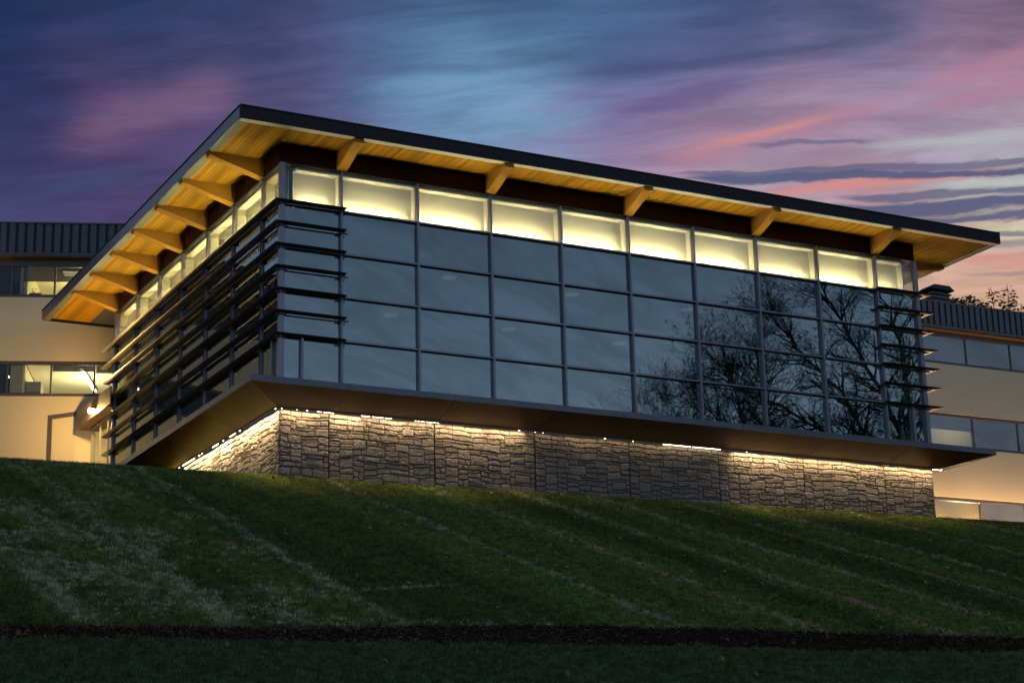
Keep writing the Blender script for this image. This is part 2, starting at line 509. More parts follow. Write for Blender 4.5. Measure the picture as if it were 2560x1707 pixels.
# roof: membrane, metal edge, pale trim band, soffit boards
RX0, RX1, RY0, RY1 = -2.05, 29.68, -1.65, 23.4
rf = box('roof', RX0 + .1, RX1 - .1, RY0 + .1, RY1 - .1, 6.66, 6.93, 'roof', pav, 0)
def edge_run(along, fixed, a, b, sign):
    n = max(1, round((b - a) / 3.9))
    s = (b - a) / n
    for i in range(n):
        p, q = a + i * s + .003, a + (i + 1) * s - .003
        f0, f1 = (fixed, fixed + sign * .06)
        lo, hi = min(f0, f1), max(f0, f1)
        c0, c1 = min(f0 - sign * .025, f1 + sign * .14), max(f0 - sign * .025, f1 + sign * .14)
        if along == 'x':
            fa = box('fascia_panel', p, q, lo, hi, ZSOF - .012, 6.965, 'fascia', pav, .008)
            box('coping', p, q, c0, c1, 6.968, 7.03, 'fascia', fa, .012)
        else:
            fa = box('fascia_panel', lo, hi, p, q, ZSOF - .012, 6.965, 'fascia_sky_lit', pav, .008)
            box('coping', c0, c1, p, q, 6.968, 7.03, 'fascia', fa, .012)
edge_run('x', RY0, RX0, RX1, 1)
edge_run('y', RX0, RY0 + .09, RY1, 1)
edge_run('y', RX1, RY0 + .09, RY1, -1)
edge_run('x', RY1, RX0 + .09, RX1 - .09, -1)
TW = .34
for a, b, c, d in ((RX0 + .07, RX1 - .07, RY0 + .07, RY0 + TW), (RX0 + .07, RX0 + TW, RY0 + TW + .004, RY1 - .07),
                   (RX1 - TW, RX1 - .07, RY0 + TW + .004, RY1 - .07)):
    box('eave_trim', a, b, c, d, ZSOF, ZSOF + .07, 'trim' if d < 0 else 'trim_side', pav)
pitch_b = .141
x = RX0 + TW + .006
yb0 = RY0 + TW - .004
while x < RX1 - TW:
    x1 = min(x + pitch_b - .013, RX1 - TW)
    y1 = -.026 if (x > -.13 and x < XE + .02) else RY1 - TW
    dz = random.uniform(-.003, .003)
    box('soffit_board', x, x1, yb0, y1, 6.602 + dz, 6.622, 'board_y', pav, .004)
    x += pitch_b
# header beams above the glass
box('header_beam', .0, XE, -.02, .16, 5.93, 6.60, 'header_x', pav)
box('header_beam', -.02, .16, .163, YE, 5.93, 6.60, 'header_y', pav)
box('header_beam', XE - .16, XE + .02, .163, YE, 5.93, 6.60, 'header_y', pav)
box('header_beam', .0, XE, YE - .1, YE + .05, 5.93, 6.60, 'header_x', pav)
# rafters
def rafter(kind, c):
    mb = MB()
    hw = .18
    if kind == 'front':
        poly = [(c - hw, -.023, 5.935), (c - hw, -.023, 6.598), (c - hw, -1.50, 6.598), (c - hw, -1.50, 6.43), (c - hw, -1.36, 6.40)]
        ext, mat = (2 * hw, 0, 0), 'beam_y'
    elif kind == 'side':
        poly = [(-.023, c - hw, 5.935), (-.023, c - hw, 6.598), (-1.93, c - hw, 6.598), (-1.93, c - hw, 6.46), (-1.75, c - hw, 6.43)]
        ext, mat = (0, 2 * hw, 0), 'beam_x'
    else:
        poly = [(XE + .023, c - hw, 5.935), (XE + .023, c - hw, 6.598), (RX1 - .12, c - hw, 6.598), (RX1 - .12, c - hw, 6.46), (RX1 - .3, c - hw, 6.43)]
        ext, mat = (0, 2 * hw, 0), 'beam_x'
    mb.prism(poly, ext)
    mb.build('rafter', mat, pav)
for k in (1, 3, 5, 7, 9):
    rafter('front', XM[k])
for y in YM[1:]:
    rafter('side', y - (.16 if y > 18 else 0))
    rafter('far', y - (.16 if y > 18 else 0))

# curtain wall ---------------------------------------------------------------
def mull(name, x0, x1, y0, y1, z0, z1, ch=.006):
    return box(name, x0, x1, y0, y1, z0, z1, 'alu', pav, ch)
mull('corner_post', -.07, .11, -.07, .11, ZSILL, 5.925, .01)
mull('corner_post', XE - .1, XE + .06, -.07, .11, ZSILL, 5.925, .01)
mull('corner_post', -.07, .11, YE - .05, YE + .11, ZSILL, 5.925, .01)
for k in range(1, 10):
    mull('mullion', XM[k] - .036, XM[k] + .036, -.07, .12, ZSILL, 5.885)
for k in range(1, 7):
    m_ = mull('mullion', -.03, .12, YM[k] - .038, YM[k] + .038, ZSILL, 5.885)
    box('fin', -.065, -.0305, YM[k] - .016, YM[k] + .016, ZSILL + .1, 4.62, 'alu_dark', m_)
    mull('mullion', XE - .12, XE + .07, YM[k] - .038, YM[k] + .038, ZSILL, 5.885)
box('head_frame', .112, XE - .102, -.06, .12, 5.888, 5.926, 'alu_dark', pav)
box('head_frame', -.06, .12, .112, YE - .052, 5.888, 5.926, 'alu_dark', pav)
box('sill_frame', .112, XE - .102, -.06, .12, ZSILL - .05, ZSILL - .002, 'alu', pav)
box('sill_frame', -.06, .12, .112, YE - .052, ZSILL - .05, ZSILL - .002, 'alu', pav)
def edges_front(k):
    a = .112 if k == 0 else XM[k] + .0375
    b = XE - .102 if k == 9 else XM[k + 1] - .0375
    return a, b
ZR = [(4.5, ZTOP + .02), (3.0, 4.5), (1.5, 3.0), (0.0, 1.5), (ZSILL, 0.0)]
for k in range(10):
    a, b = edges_front(k)
    for z in T:
        mull('transom', a, b, -.055, .10, z - .031, z + .031)
    for r, (z0, z1) in enumerate(ZR):
        za = z0 + (.002 if z0 == ZSILL else .033)
        zb = z1 - (.004 if r == 0 else .033)
        g = 'glass_clear' if r == 0 else 'glass'
        nm = 'clerestory_pane' if r == 0 else 'glass_pane'
        if r == 4 and k in (0, 9):
            xs = .75 if k == 0 else 25.9
            mull('mullion', xs - .04, xs + .04, -.06, .10, za, zb)
            box(nm, a, xs - .0415, .066, .080, za, zb, g, pav, 0)
            box(nm, xs + .0415, b, .066, .080, za, zb, g, pav, 0)
        else:
            box(nm, a, b, .066, .080, za, zb, g, pav, 0)
for k in range(7):
    a, b = YM[k] + (.112 if k == 0 else .0395), YM[k + 1] - (.052 if k == 6 else .0395)
    for z in T:
        mull('transom', -.055, .10, a, b, z - .031, z + .031)
        mull('transom', XE - .10, XE + .055, a, b, z - .031, z + .031)
    for r, (z0, z1) in enumerate(ZR):
        za = z0 + (.002 if z0 == ZSILL else .033)
        zb = z1 - (.004 if r == 0 else .033)
        g = 'glass_clear' if r == 0 else 'glass'
        nm = 'clerestory_pane' if r == 0 else 'glass_pane'
        if r == 4 and k == 0:
            mull('mullion', -.06, .10, .64, .72, za, zb)
            box(nm, .02, .034, a, .638, za, zb, g, pav, 0)
            box(nm, .02, .034, .722, b, za, zb, g, pav, 0)
        else:
            box(nm, .02, .034, a, b, za, zb, g, pav, 0)
        box(nm, XE - .080, XE - .066, a, b, za, zb, g, pav, 0)

# clerestory light boxes: pale reveal, back screen, lamp tube hidden behind the transom
SB = .44
def clere_front(a, b):
    s = box('back_screen', a, b, SB, SB + .03, 4.46, 5.62, 'screen', pav, 0)
    box('reveal_top', a, b, .13, SB - .002, 5.80, 5.885, 'cream', s, 0)
    box('reveal_drop', a, b, SB + .0, SB + .03, 5.622, 5.885, 'cream', s, 0)
    box('reveal_side', b - .004, b + .03, .13, SB - .004, 4.55, 5.795, 'cream', s, 0)
    box('light_shelf', a, b, .125, SB - .003, 4.46, 4.535, 'cream', s, 0)
    box('lamp_tube', a + .12, b - .3, .155, .205, 4.545, 4.575, 'cove', s, 0)
for k in range(10):
    a, b = edges_front(k)
    if k == 0: a += .45
    if k == 9: b -= .45
    clere_front(a, b)
box('interior_post', .30, .42, .48, .60, 4.46, 5.88, 'alu_dark', pav)
def clere_side(a, b, X, sg):
    x_ = lambda q: X + sg * q
    bx = lambda n, q0, q1, y0, y1, z0, z1, m, p: box(n, min(x_(q0), x_(q1)), max(x_(q0), x_(q1)), y0, y1, z0, z1, m, p, 0)
    s = bx('back_screen', SB, SB + .03, a, b, 4.46, 5.62, 'screen', pav)
    bx('reveal_top', .13, SB - .002, a, b, 5.80, 5.885, 'cream', s)
    bx('reveal_drop', SB, SB + .03, a, b, 5.622, 5.885, 'cream', s)
    bx('reveal_side', .13, SB - .004, b - .004, b + .03, 4.55, 5.795, 'cream', s)
    bx('light_shelf', .125, SB - .003, a, b, 4.46, 4.535, 'cream', s)
    bx('lamp_tube', .20, .25, a + .2, b - .3, 4.545, 4.575, 'cove_side' if sg > 0 else 'cove', s)
for k in range(7):
    a, b = YM[k] + (.56 if k == 0 else .0395), YM[k + 1] - (.052 if k == 6 else .0395)
    clere_side(a, b, 0, 1)
    clere_side(a, b, XE, -1)

# room inside
box('room_ceiling', .48, XE - .48, .48, YE - .1, 4.40, 4.455, 'room_ceiling', pav, 0)
box('room_floor', .14, XE - .14, .14, YE - .1, -1.75, -1.66, 'carpet', pav, 0)
box('room_wall', .14, XE - .14, YE - .1, YE + .03, -1.65, 5.9, 'room', pav, 0)
for y_ in (6.9, 12.6):
    for x_ in (5.0, 10.6, 16.2, 21.8):
        box('room_column', x_ - .18, x_ + .18, y_ - .18, y_ + .18, -1.655, 4.395, 'room', pav, .02)

# sun blades -----------------------------------------------------------------
NB = 14
def foil(width, thick, tilt):
    """closed lens section in (out, z): out=0 outer edge"""
    pts = []
    for i in range(NB):
        a = 2 * math.pi * i / NB
        u = .5 - .5 * math.cos(a)
        h = math.sin(a) * thick / 2 * (abs(math.sin(a)) ** .3)
        q = u * width
        pts.append((q, h - q * math.tan(tilt)))
    return pts
FO = foil(.285, .043, R(9))
ZB = [4.56 - .76 * i for i in range(7)]
def blade(path, name, mat, nrm):
    """path: points of the outer edge; nrm: inward direction at each point (mitred)"""
    mb = MB()
    rings = []
    for p, nv in zip(path, nrm):
        rings.append([mb.bm.verts.new((p[0] + nv[0] * q, p[1] + nv[1] * q, p[2] + h)) for q, h in FO])
    for i in range(len(rings) - 1):
        for k in range(NB):
            mb.bm.faces.new((rings[i][k], rings[i][(k + 1) % NB], rings[i + 1][(k + 1) % NB], rings[i + 1][k]))
    mb.bm.faces.new(rings[0])
    mb.bm.faces.new(list(reversed(rings[-1])))
    return mb.build(name, mat, pav)
def bracket_mesh():
    mb = MB()
    mb.tube([(0, 0, 0), (0, .24, 0)], [.016, .016], 6)
    mb.tube([(-.16, .12, .0), (.16, .12, .0)], [.013, .013], 6)
    for q in (-.16, -.08, .08, .16):
        mb.tube([(q, .12, -.035), (q, .12, .03)], [.024, .024], 6)
    mb.tube([(0, .20, -.05), (0, .20, .05)], [.035, .035], 6)
    bm = mb.bm
    bmesh.ops.recalc_face_normals(bm, faces=bm.faces)
    me = bpy.data.meshes.new('bracket')
    bm.to_mesh(me); bm.free()
    me.materials.append(M['alu_dark'])
    return me
BRK = bracket_mesh()
OUT = .29
for i, z in enumerate(ZB):
    far = 20.2 if i < 2 else 19.75
    lb = blade([(-OUT, -OUT, z), (-OUT, far, z)], 'sun_blade', 'blade', [(1, 1), (1, 0)])
    fb = blade([(-OUT, -OUT, z), (2.22, -OUT, z)], 'sun_blade', 'blade', [(1, 1), (0, 1)])
    rb = blade([(24.45, -OUT, z), (XE + .62, -OUT, z)], 'sun_blade', 'blade', [(0, 1), (-1.0, 1)])
    sb = blade([(XE + .62, -OUT, z), (XE + .62, 19.5, z)], 'sun_blade', 'blade', [(-1.0, 1), (-1, 0)])
    for y in YM:
        b = place('bracket', BRK, (-.2, y, z - .10), lb)
        b.rotation_euler = (0, 0, R(-90))
    for x in XM[:2]:
        place('bracket', BRK, (x + (.02 if x else 0), -.2, z - .10), fb)
    for x in XM[9:]:
        place('bracket', BRK, (x, -.2, z - .10), rb)

# projecting deck with its sloped soffit -----------------------------------------
DX0, DX1, DY0, DZ0, DZ1 = -1.55, 28.5, -1.55, -2.05, -1.84
xj = [DX0, 1.74, 5.51, 9.31, 13.09, 16.86, 20.60, 24.37, DX1]
yj = [DY0, 3.33, 7.21, 11.09, 14.97, 18.9]
for a, b in zip(xj, xj[1:]):
    box('deck_edge', a + .006, b - .006, DY0, DY0 + .05, DZ0, DZ1, 'deck', pav, .006)
for a, b in zip(yj, yj[1:]):
    a2 = a + (.056 if a == DY0 else .006)
    box('deck_edge', DX0, DX0 + .05, a2, b - .006, DZ0, DZ1, 'deck', pav, .006)
    box('deck_edge', DX1 - .05, DX1, a2, b - .006, DZ0, DZ1, 'deck', pav, .006)
mbd = MB()
mbd.box(DX0 + .05, DX1 - .05, DY0 + .05, .13, DZ1 - .10, DZ1 - .012)
mbd.box(DX0 + .05, .13, .132, 18.9, DZ1 - .10, DZ1 - .012)
mbd.box(XE - .13, DX1 - .05, .132, 18.9, DZ1 - .10, DZ1 - .012)
mbd.build('deck_top', 'roof', pav)
SI, SZ = -.17, -2.445            # inner end of the sloped soffit
so = .035
def sof_front(a, b):
    mb = MB()
    ao, ai, bo, bi = a + .014, a + .014, b - .014, b - .014
    if a == DX0: ao, ai = DX0 + so, SI + .0
    if b == DX1: bo, bi = DX1 - so, XE + .30
    e = .03
    mb.prism([(ao, DY0 + so, DZ0 + .012), (bo, DY0 + so, DZ0 + .012), (bi, SI, SZ), (ai, SI, SZ)], (0, 0, e))
    mb.build('soffit_panel', 'soffit', pav)
for a, b in zip(xj, xj[1:]):
    sof_front(a, b)
for side in (0, 1):
    for a, b in zip(yj, yj[1:]):
        mb = MB()
        ao, ai = (DY0 + so, SI) if a == DY0 else (a + .014, a + .014)
        X0, X1 = (DX0 + so, SI) if side == 0 else (DX1 - so, XE + .30)
        mb.prism([(X0, ao, DZ0 + .012), (X0, b - .014, DZ0 + .012), (X1, b - .014, SZ), (X1, ai, SZ)], (0, 0, .03))
        mb.build('soffit_panel', 'soffit', pav)
# lip along the foot of the soffit that half hides the lamps
box('soffit_lip', SI, XE + .30, SI - .012, SI, SZ - .048, SZ + .03, 'soffit', pav, 0)
box('soffit_lip', SI - .012, SI, SI + .002, 12.0, SZ - .048, SZ + .03, 'soffit', pav, 0)

# ================================================================== stone base wall
wall = empty('stone_wall', (0, 0, -4.72), 'grey formed stone base wall under the glass pavilion, lit by warm strip lights at its top', 'wall')
U, V = .094, .0885
WZ1 = -2.475
def ashlar(cols, rows, seed):
    rg = random.Random(seed)
    used = [[False] * cols for _ in range(rows)]
    res = []
    for r in range(rows):
        c = 0
        while c < cols:
            if used[r][c]:
                c += 1
                continue
            free = 0
            while c + free < cols and not used[r][c + free]:
                free += 1
            h = rg.choices((1, 2, 3, 4), (.18, .62, .15, .05))[0] if r else 2
            wd = {1: rg.randint(3, 7), 2: rg.choice((2, 3, 4, 5, 5, 6, 7)), 3: rg.randint(4, 6), 4: rg.randint(5, 6)}[h]
            wd = min(wd, free)
            if free - wd == 1: wd = free
            h = min(h, rows - r)
            for q in range(h):
                for e in range(wd):
                    used[r + q][c + e] = True
            res.append((c, r, wd, h))
            c += wd
    return res
def wavy(u, v):
    return .022 * math.sin(u * 1.9 + v * 1.1) + .014 * math.sin(u * 4.3 - v * 2.0 + 1.3) + .012 * math.sin(u * 9.1 + v * 5.0)
def stone_into(bm, to3, u0, u1, v0, v1, rg):
    """a rough block: joint ring, front ring, face ring, centre"""
    g = .011
    u0, u1, v0, v1 = u0 + g * .6, u1 - g * .6, v0 + g * 1.15, v1 - g * 1.15
    wd, hg = u1 - u0, v1 - v0
    dep = rg.uniform(.034, .046)
    jit = lambda s: rg.uniform(-s, s)
    c = min(.03, wd * .2, hg * .2)
    nu = 2 if wd < .45 else 3
    ring = []
    for i in range(nu + 1):
        ring.append((u0 + c + (wd - 2 * c) * i / nu, v0, 0, 1))
    ring.append((u1, v0 + c, -1, 0)); ring.append((u1, v1 - c, -1, 0))
    for i in range(nu + 1):
        ring.append((u1 - c - (wd - 2 * c) * i / nu, v1, 0, -1))
    ring.append((u0, v1 - c, 1, 0)); ring.append((u0, v0 + c, 1, 0))
    cu, cv = (u0 + u1) / 2, (v0 + v1) / 2
    A, B, Cc = [], [], []
    for (u, v, a, b) in ring:
        u += jit(.007); v += jit(.007)
        A.append(bm.verts.new(to3(u, v, -.012)))
        B.append(bm.verts.new(to3(u + a * .006 + jit(.003), v + b * .006 + jit(.003), dep * .74 + jit(.004))))
        k = .26 if hg > .12 else .2
        Cc.append(bm.verts.new(to3(u + (cu - u) * k, v + (cv - v) * k, dep + jit(.0045))))
    ctr = bm.verts.new(to3(cu + jit(.03), cv + jit(.02), dep + jit(.006)))
    n = len(A)
    for i in range(n):
        j = (i + 1) % n
        bm.faces.new((A[i], A[j], B[j], B[i]))
        bm.faces.new((B[i], B[j], Cc[j], Cc[i]))
        bm.faces.new((Cc[i], Cc[j], ctr))
panels = []
fj = [0.0, 1.70, 5.48, 9.27, 13.02, 16.77, 20.52, 24.27, 26.62]
sj = [0.0, 2.84, 6.65, 10.46, 14.27]
CW, RW_ = 40, 30
PAT = [ashlar(CW, RW_, 11), ashlar(CW, RW_, 29)]
stones = []
CAMP = Vector((-21.1, -55.3, -16.9))
TH = .035
def add_panel(a, b, side, pi):
    if side == 'front':
        pn = box('wall_panel', a + .011, b - .011, TH, .42, -5.3, WZ1, 'mortar', wall, .004)
        to3 = lambda u, v, d: (u, TH - d, v + wavy(u, v))
    else:
        a_ = a if a else .40
        pn = box('wall_panel', TH, .42, (a_ + .026 if not a else a_ + .011), b - .011, -5.3, WZ1, 'mortar', wall, .004)
        to3 = lambda u, v, d: (TH - d, u, v + wavy(u + 50, v))
    wp = b - a
    off = (CW - int(round(wp / U))) * U if (a == 0.0) else 0
    for (c, r, cw, rh) in PAT[pi]:
        u0, u1 = a + c * U - off, a + (c + cw) * U - off
        u0, u1 = max(u0, a + .008 + (0 if a else (.004 if side == 'front' else .02))), min(u1, b - .008)
        if u1 - u0 < .07: continue
        v1 = WZ1 - .006 - r * V
        v0 = v1 - rh * V
        gl = -4.75 + (.0132 * u0 if side == 'front' else .205 * u0)
        if v1 < gl - .1: continue
        ctr = Vector(to3((u0 + u1) / 2, (v0 + v1) / 2, 0))
        dist = (ctr - CAMP).length
        face = .84 if side == 'front' else .47
        stones.append(((u1 - u0) * (v1 - max(v0, gl)) * face / dist ** 2, to3, u0, u1, v0, v1, pn))
for i, (a, b) in enumerate(zip(fj, fj[1:])):
    add_panel(a, b, 'front', 0)
for i, (a, b) in enumerate(zip(sj, sj[1:])):
    add_panel(a, b, 'side', 1)
stones.sort(key=lambda s: -s[0])
rg = random.Random(5)
for s in stones[:298]:
    mb = MB()
    stone_into(mb.bm, *s[1:6], rg)
    mb.build('stone', 'stone', s[6])
mb = MB()
for s in stones[298:]:
    stone_into(mb.bm, *s[1:6], rg)
o = mb.build('stone_facing', 'stone', wall)
o['kind'] = 'stuff'
# unseen rear of the base
bw = MB()
bw.box(XE - .4, XE, .43, 18.9, -5.3, WZ1)
bw.box(.43, XE - .43, 18.5, 18.9, -5.3, WZ1)
bw.build('wall_backing', 'mortar', wall)

# ================================================================== strip lights under the deck
def glow_strip(axis, a, b, watts_m, color, parent):
    n = max(1, round((b - a) / 1.4))
    s = (b - a) / n
    for i in range(n):
        c = a + (i + .5) * s
        d = bpy.data.lights.new('glow', 'AREA')
        d.shape = 'RECTANGLE'
        d.size, d.size_y = s * .92, .02
        d.energy, d.color = watts_m * s * random.uniform(.7, 1.25), color
        d.spread = R(140)
        o = link(bpy.data.objects.new('glow', d))
        o.parent = parent
        o.location = Vector((c, -.143, -2.462) if axis == 'x' else (-.143, c, -2.462)) - ORG[parent]
        o.rotation_euler = (R(10), 0, 0) if axis == 'x' else (R(10), 0, R(-90))
def led(name, axis, a, b, mat, label, drops, watts, group='warm strip lights under the deck'):
    e = empty(name, (a if axis == 'x' else -.10, -.10 if axis == 'x' else a, -2.44), label, 'strip light', group)
    if axis == 'x':
        box('channel', a, b, -.16, -.10, -2.447, -2.438, 'alu_dark', e, 0)
        box('diffuser', a + .02, b - .02, -.152, -.132, -2.459, -2.449, mat, e, 0)
    else:
        box('channel', -.16, -.10, a, b, -2.447, -2.438, 'alu_dark', e, 0)
        box('diffuser', -.152, -.132, a + .02, b - .02, -2.459, -2.449, mat, e, 0)
    for p, q in drops:
        if axis == 'x':
            box('module', p, q, -.150, -.138, -2.500, -2.461, 'led', e, 0)
        else:
            box('module', -.150, -.138, p, q, -2.506, -2.461, 'led', e, 0)
    glow_strip(axis, a + .02, b - .02, watts, (1.0, .70, .34), e)
    return e
def dots(a, b, n, seed, wmin=.02, wmax=.16):
    rg = random.Random(seed)
    res, x = [], a
    while x < b:
        wd = rg.uniform(wmin, wmax)
        res.append((x, min(x + wd, b)))
        x += wd + rg.uniform(.02, .1)
    return res
led('strip_light', 'x', .0, 8.9, 'led', 'bright run of strip light over the stone wall nearest the building corner',
    [(-.0, .03), (.52, .55), (.86, .91)] + dots(1.23, 1.79, 0, 1, .12, .3) + dots(2.78, 3.86, 0, 2, .08, .3) + dots(4.7, 5.56, 0, 3, .02, .1) + [(8.56, 8.62)], LED_HI)
led('strip_light', 'x', 9.0, 17.2, 'led_dim', 'dim middle run of strip light over the long stone wall',
    [(9.2, 9.22), (9.5, 9.52), (11.94, 12.0), (13.1, 13.12)] + dots(14.35, 16.8, 0, 4, .1, .5), LED_LO)
led('strip_light', 'x', 17.3, 26.95, 'led', 'bright run of strip light ending past the far corner of the stone wall', [(17.9, 17.93), (26.5, 26.95)], LED_HI)
led('strip_light', 'y', .02, 11.6, 'led', 'strip light along the short side of the stone wall, running towards the entrance',
    [(-.03, .01), (3.28, 3.36)] + dots(3.75, 4.3, 0, 6, .1, .3) + [(4.93, 4.98)] + dots(5.5, 6.1, 0, 7, .05, .2) + [(7.15, 7.2), (7.45, 7.55)] + dots(8.0, 9.3, 0, 8, .1, .4) + [(9.7, 9.73), (10.1, 10.13)], LED_SIDE)

# round ceiling lamps inside
for i, (x_, y_, lb) in enumerate(((8.35, 4.55, 'round ceiling lamp behind the glass, front row, nearest the building corner'),
                             (13.59, 4.64, 'round ceiling lamp behind the glass, front row, middle one'),
                             (18.8, 4.65, 'brighter round ceiling lamp behind the glass, front row, farthest from the corner'),
                             (8.37, 9.82, 'round ceiling lamp behind the glass, back row, nearest the building corner'),
                             (13.58, 9.84, 'round ceiling lamp behind the glass, back row, middle one'),
                             (18.9, 9.95, 'round ceiling lamp behind the glass, back row, farthest from the corner'))):
    e = empty('ceiling_lamp', (x_, y_, 4.39), lb, 'ceiling lamp', 'round ceiling lamps in the glass pavilion')
    mb = MB(); mb.tube([(x_, y_, 4.30), (x_, y_, 4.395)], [.34, .34], 24); mb.build('rim', 'alu', e)
    mb = MB(); mb.tube([(x_, y_, 4.285), (x_, y_, 4.298)], [.28, .30], 24); mb.build('diffuser', 'disc', e)

# ================================================================== ground
def lerp(a, b, f):
    f = max(0.0, min(1.0, f))
    return a + (b - a) * f
def gz(x, y):
    zw = -4.7 + .0132 * max(-30, min(80, x))
    if y >= 0:
        k = lerp(.205, .15, x / 27.0)
        z = zw + k * min(y, 26) + .04 * max(0, min(y, 200) - 26)
    else:
        z = zw + .38 * max(y, -19.2)
        if y < -19.2: z += .33 * (max(y, -30) + 19.2)
        if y < -30: z += .16 * (max(y, -42) + 30)
    z = max(z, -18.55)
    if -60 < y < 30 and -60 < x < 90:
        f = min(1, abs(y) / 1.5)
        z += f * (.05 * noise.noise((x * .25, y * .25, 0)) + .018 * noise.noise((x * .9, y * .9, 4)))
    return z

STRIPES = [(-14.6, .05, .30), (-11.88, .044, .34), (-8.27, .007, .34), (-4.6, .015, .20), (1.55, .085, .20), (5.0, .117, .26), (8.3, .16, .24),
           (11.4, .18, .26), (14.6, .22, .16), (17.7, .26, .28), (22.4, .30, .24), (27.5, .34, .3), (33, .38, .3)]
def lawn_color(t, P, gain, tint, hard=False):
    x, y, z = t.xyz(P)
    my = t.m('MULTIPLY', y, -1.0)
    wob = t.m('MULTIPLY', t.m('SUBTRACT', t.noise(P, .9, 3), .5), .55)
    xs = t.m('ADD', x, wob)
    tot = None
    for x0, k, wd in STRIPES:
        dst = t.m('ABSOLUTE', t.m('SUBTRACT', t.m('SUBTRACT', xs, x0), t.m('MULTIPLY', my, k)))
        s = t.smooth(dst, wd * 2.3, wd * .2)
        tot = s if tot is None else t.m('MAXIMUM', tot, s)
    pn = t.noise(t.v('MULTIPLY', P, (1, .55, 1)), .55, 5, .65)
    tn = t.noise(P, 3.2, 5, .7)
    low = t.smooth(y, -3.0, -15.0)
    leftp = t.smooth(x, -3.2, -5.5)
    patch = t.m('MULTIPLY', t.smooth(t.m('MULTIPLY_ADD', leftp, .07, pn), .50, .66), t.m('MULTIPLY_ADD', leftp, .75, t.m('MULTIPLY_ADD', low, .45, .12)))
    tb = t.smooth(tn, .40, .60)
    patch = t.m('MULTIPLY', patch, t.m('MULTIPLY', tb, .85))
    tot = t.m('MULTIPLY', tot, t.m('MULTIPLY_ADD', tb, .45, .5))
    straw = t.m('MAXIMUM', t.m('MULTIPLY', tot, t.m('MULTIPLY_ADD', low, .3, .75)), patch)
    straw = t.m('MULTIPLY', straw, t.m('MULTIPLY_ADD', t.smooth(t.noise(P, 1.1, 3), .36, .58), .4, .6))
    straw = t.m('MULTIPLY', straw, t.smooth(y, -19.9, -18.4))
    # a thin worn line low on the slope and dry grass along the mulch edge
    dl = t.m('ABSOLUTE', t.m('SUBTRACT', t.m('MULTIPLY_ADD', x, .32, -14.13), y))
    ln_ = t.m('MULTIPLY', t.smooth(dl, .12, .04), t.m('MULTIPLY', t.smooth(x, -4.4, -3.6), t.smooth(x, -.9, -1.5)))
    fr_ = t.m('MULTIPLY', t.m('MULTIPLY', t.smooth(y, -18.0, -18.35), t.smooth(y, -19.2, -18.6)), t.m('MULTIPLY', t.smooth(tn, .42, .62), t.smooth(x, -6.5, -3.5)))
    straw = t.m('MAXIMUM', straw, t.m('MULTIPLY', t.m('MAXIMUM', ln_, fr_), .9))
    if hard:
        straw = t.smooth(t.m('SUBTRACT', straw, t.m('MULTIPLY', rnd(t), .75)), .02, .3)
    # mowing passes lie at slightly different tones
    band = t.noise(t.comb(t.m('SUBTRACT', x, t.m('MULTIPLY', my, .12)), t.m('MULTIPLY', y, .05), 0.0), .33, 2)
    green = t.mix(t.smooth(band, .38, .62), (.027, .034, .011), (.045, .058, .015))
    green = t.v('SCALE', green, scale=t.m('MULTIPLY_ADD', t.noise(P, 1.3, 5, .65), .9, .55))
    verge = t.smooth(y, -19.4, -20.4)
    green = t.mix(verge, green, (.027, .036, .015))
    dry = t.mix(t.m('MULTIPLY', t.smooth(x, 2.0, 6.0), low), (.118, .108, .068), (.125, .088, .055))
    col = t.mix(straw, green, dry)
    return t.v('SCALE', t.v('MULTIPLY', col, tint), scale=gain)

m_, t = new_mat('lawn_turf')
P_ = pos(t)
out(t, principled(t, lawn_color(t, P_, .55 * GRASS, (1, .95, .9)), .95, 0, t.noise(P_, 30, 4, .7), .6, .04, .1))
M['lawn'] = m_
m_, t = new_mat('grass_blades')
gcol = lawn_color(t, pos(t), 1.25 * GRASS, (1, 1, 1), True)
gcol = t.v('SCALE', gcol, scale=t.m('MULTIPLY_ADD', t.m('FRACT', t.m('MULTIPLY', rnd(t), 13.7)), 1.3, .4))
d_ = t.n('ShaderNodeBsdfDiffuse'); t.put(d_.inputs[0], gcol)
tl_ = t.n('ShaderNodeBsdfTranslucent'); t.put(tl_.inputs[0], gcol)
mx_ = t.n('ShaderNodeMixShader'); mx_.inputs[0].default_value = .35
t.t.links.new(d_.outputs[0], mx_.inputs[1]); t.t.links.new(tl_.outputs[0], mx_.inputs[2])
out(t, mx_.outputs[0])
M['grass'] = m_
M['mulch'] = simple('bark_mulch', (.034, .019, .014), .95, 0, .5, 14, .8, .03)

def frange(a, b, s):
    r, v = [], a
    while v < b - 1e-6:
        r.append(v); v += s
    return r + [b]
def grid_mesh(name, xs, ys, keep, mat, dz=0.0):
    vid, verts, faces = {}, [], []
    def vert(i, j):
        if (i, j) not in vid:
            vid[(i, j)] = len(verts)
            verts.append((xs[i], ys[j], gz(xs[i], ys[j]) + dz))
        return vid[(i, j)]
    for i in range(len(xs) - 1):
        for j in range(len(ys) - 1):
            if keep((xs[i] + xs[i + 1]) / 2, (ys[j] + ys[j + 1]) / 2):
                faces.append((vert(i, j), vert(i + 1, j), vert(i + 1, j + 1), vert(i, j + 1)))
    me = bpy.data.meshes.new(name)
    me.from_pydata(verts, [], faces)
    me.materials.append(M[mat])
    for p in me.polygons: p.use_smooth = True
    return link(bpy.data.objects.new(name, me))
GX = [-900, -400, -200, -120, -80, -60, -45, -36, -30, -26, -22] + frange(-20, 45, .5) + [48, 52, 58, 66, 80, 110, 160, 250, 450, 900]
GY = [-900, -400, -200, -130, -90, -70, -60, -54, -48, -44, -40, -36, -33, -30] + frange(-28, 27, .5) + [29, 32, 36, 42, 50, 65, 90, 140, 250, 450, 900]
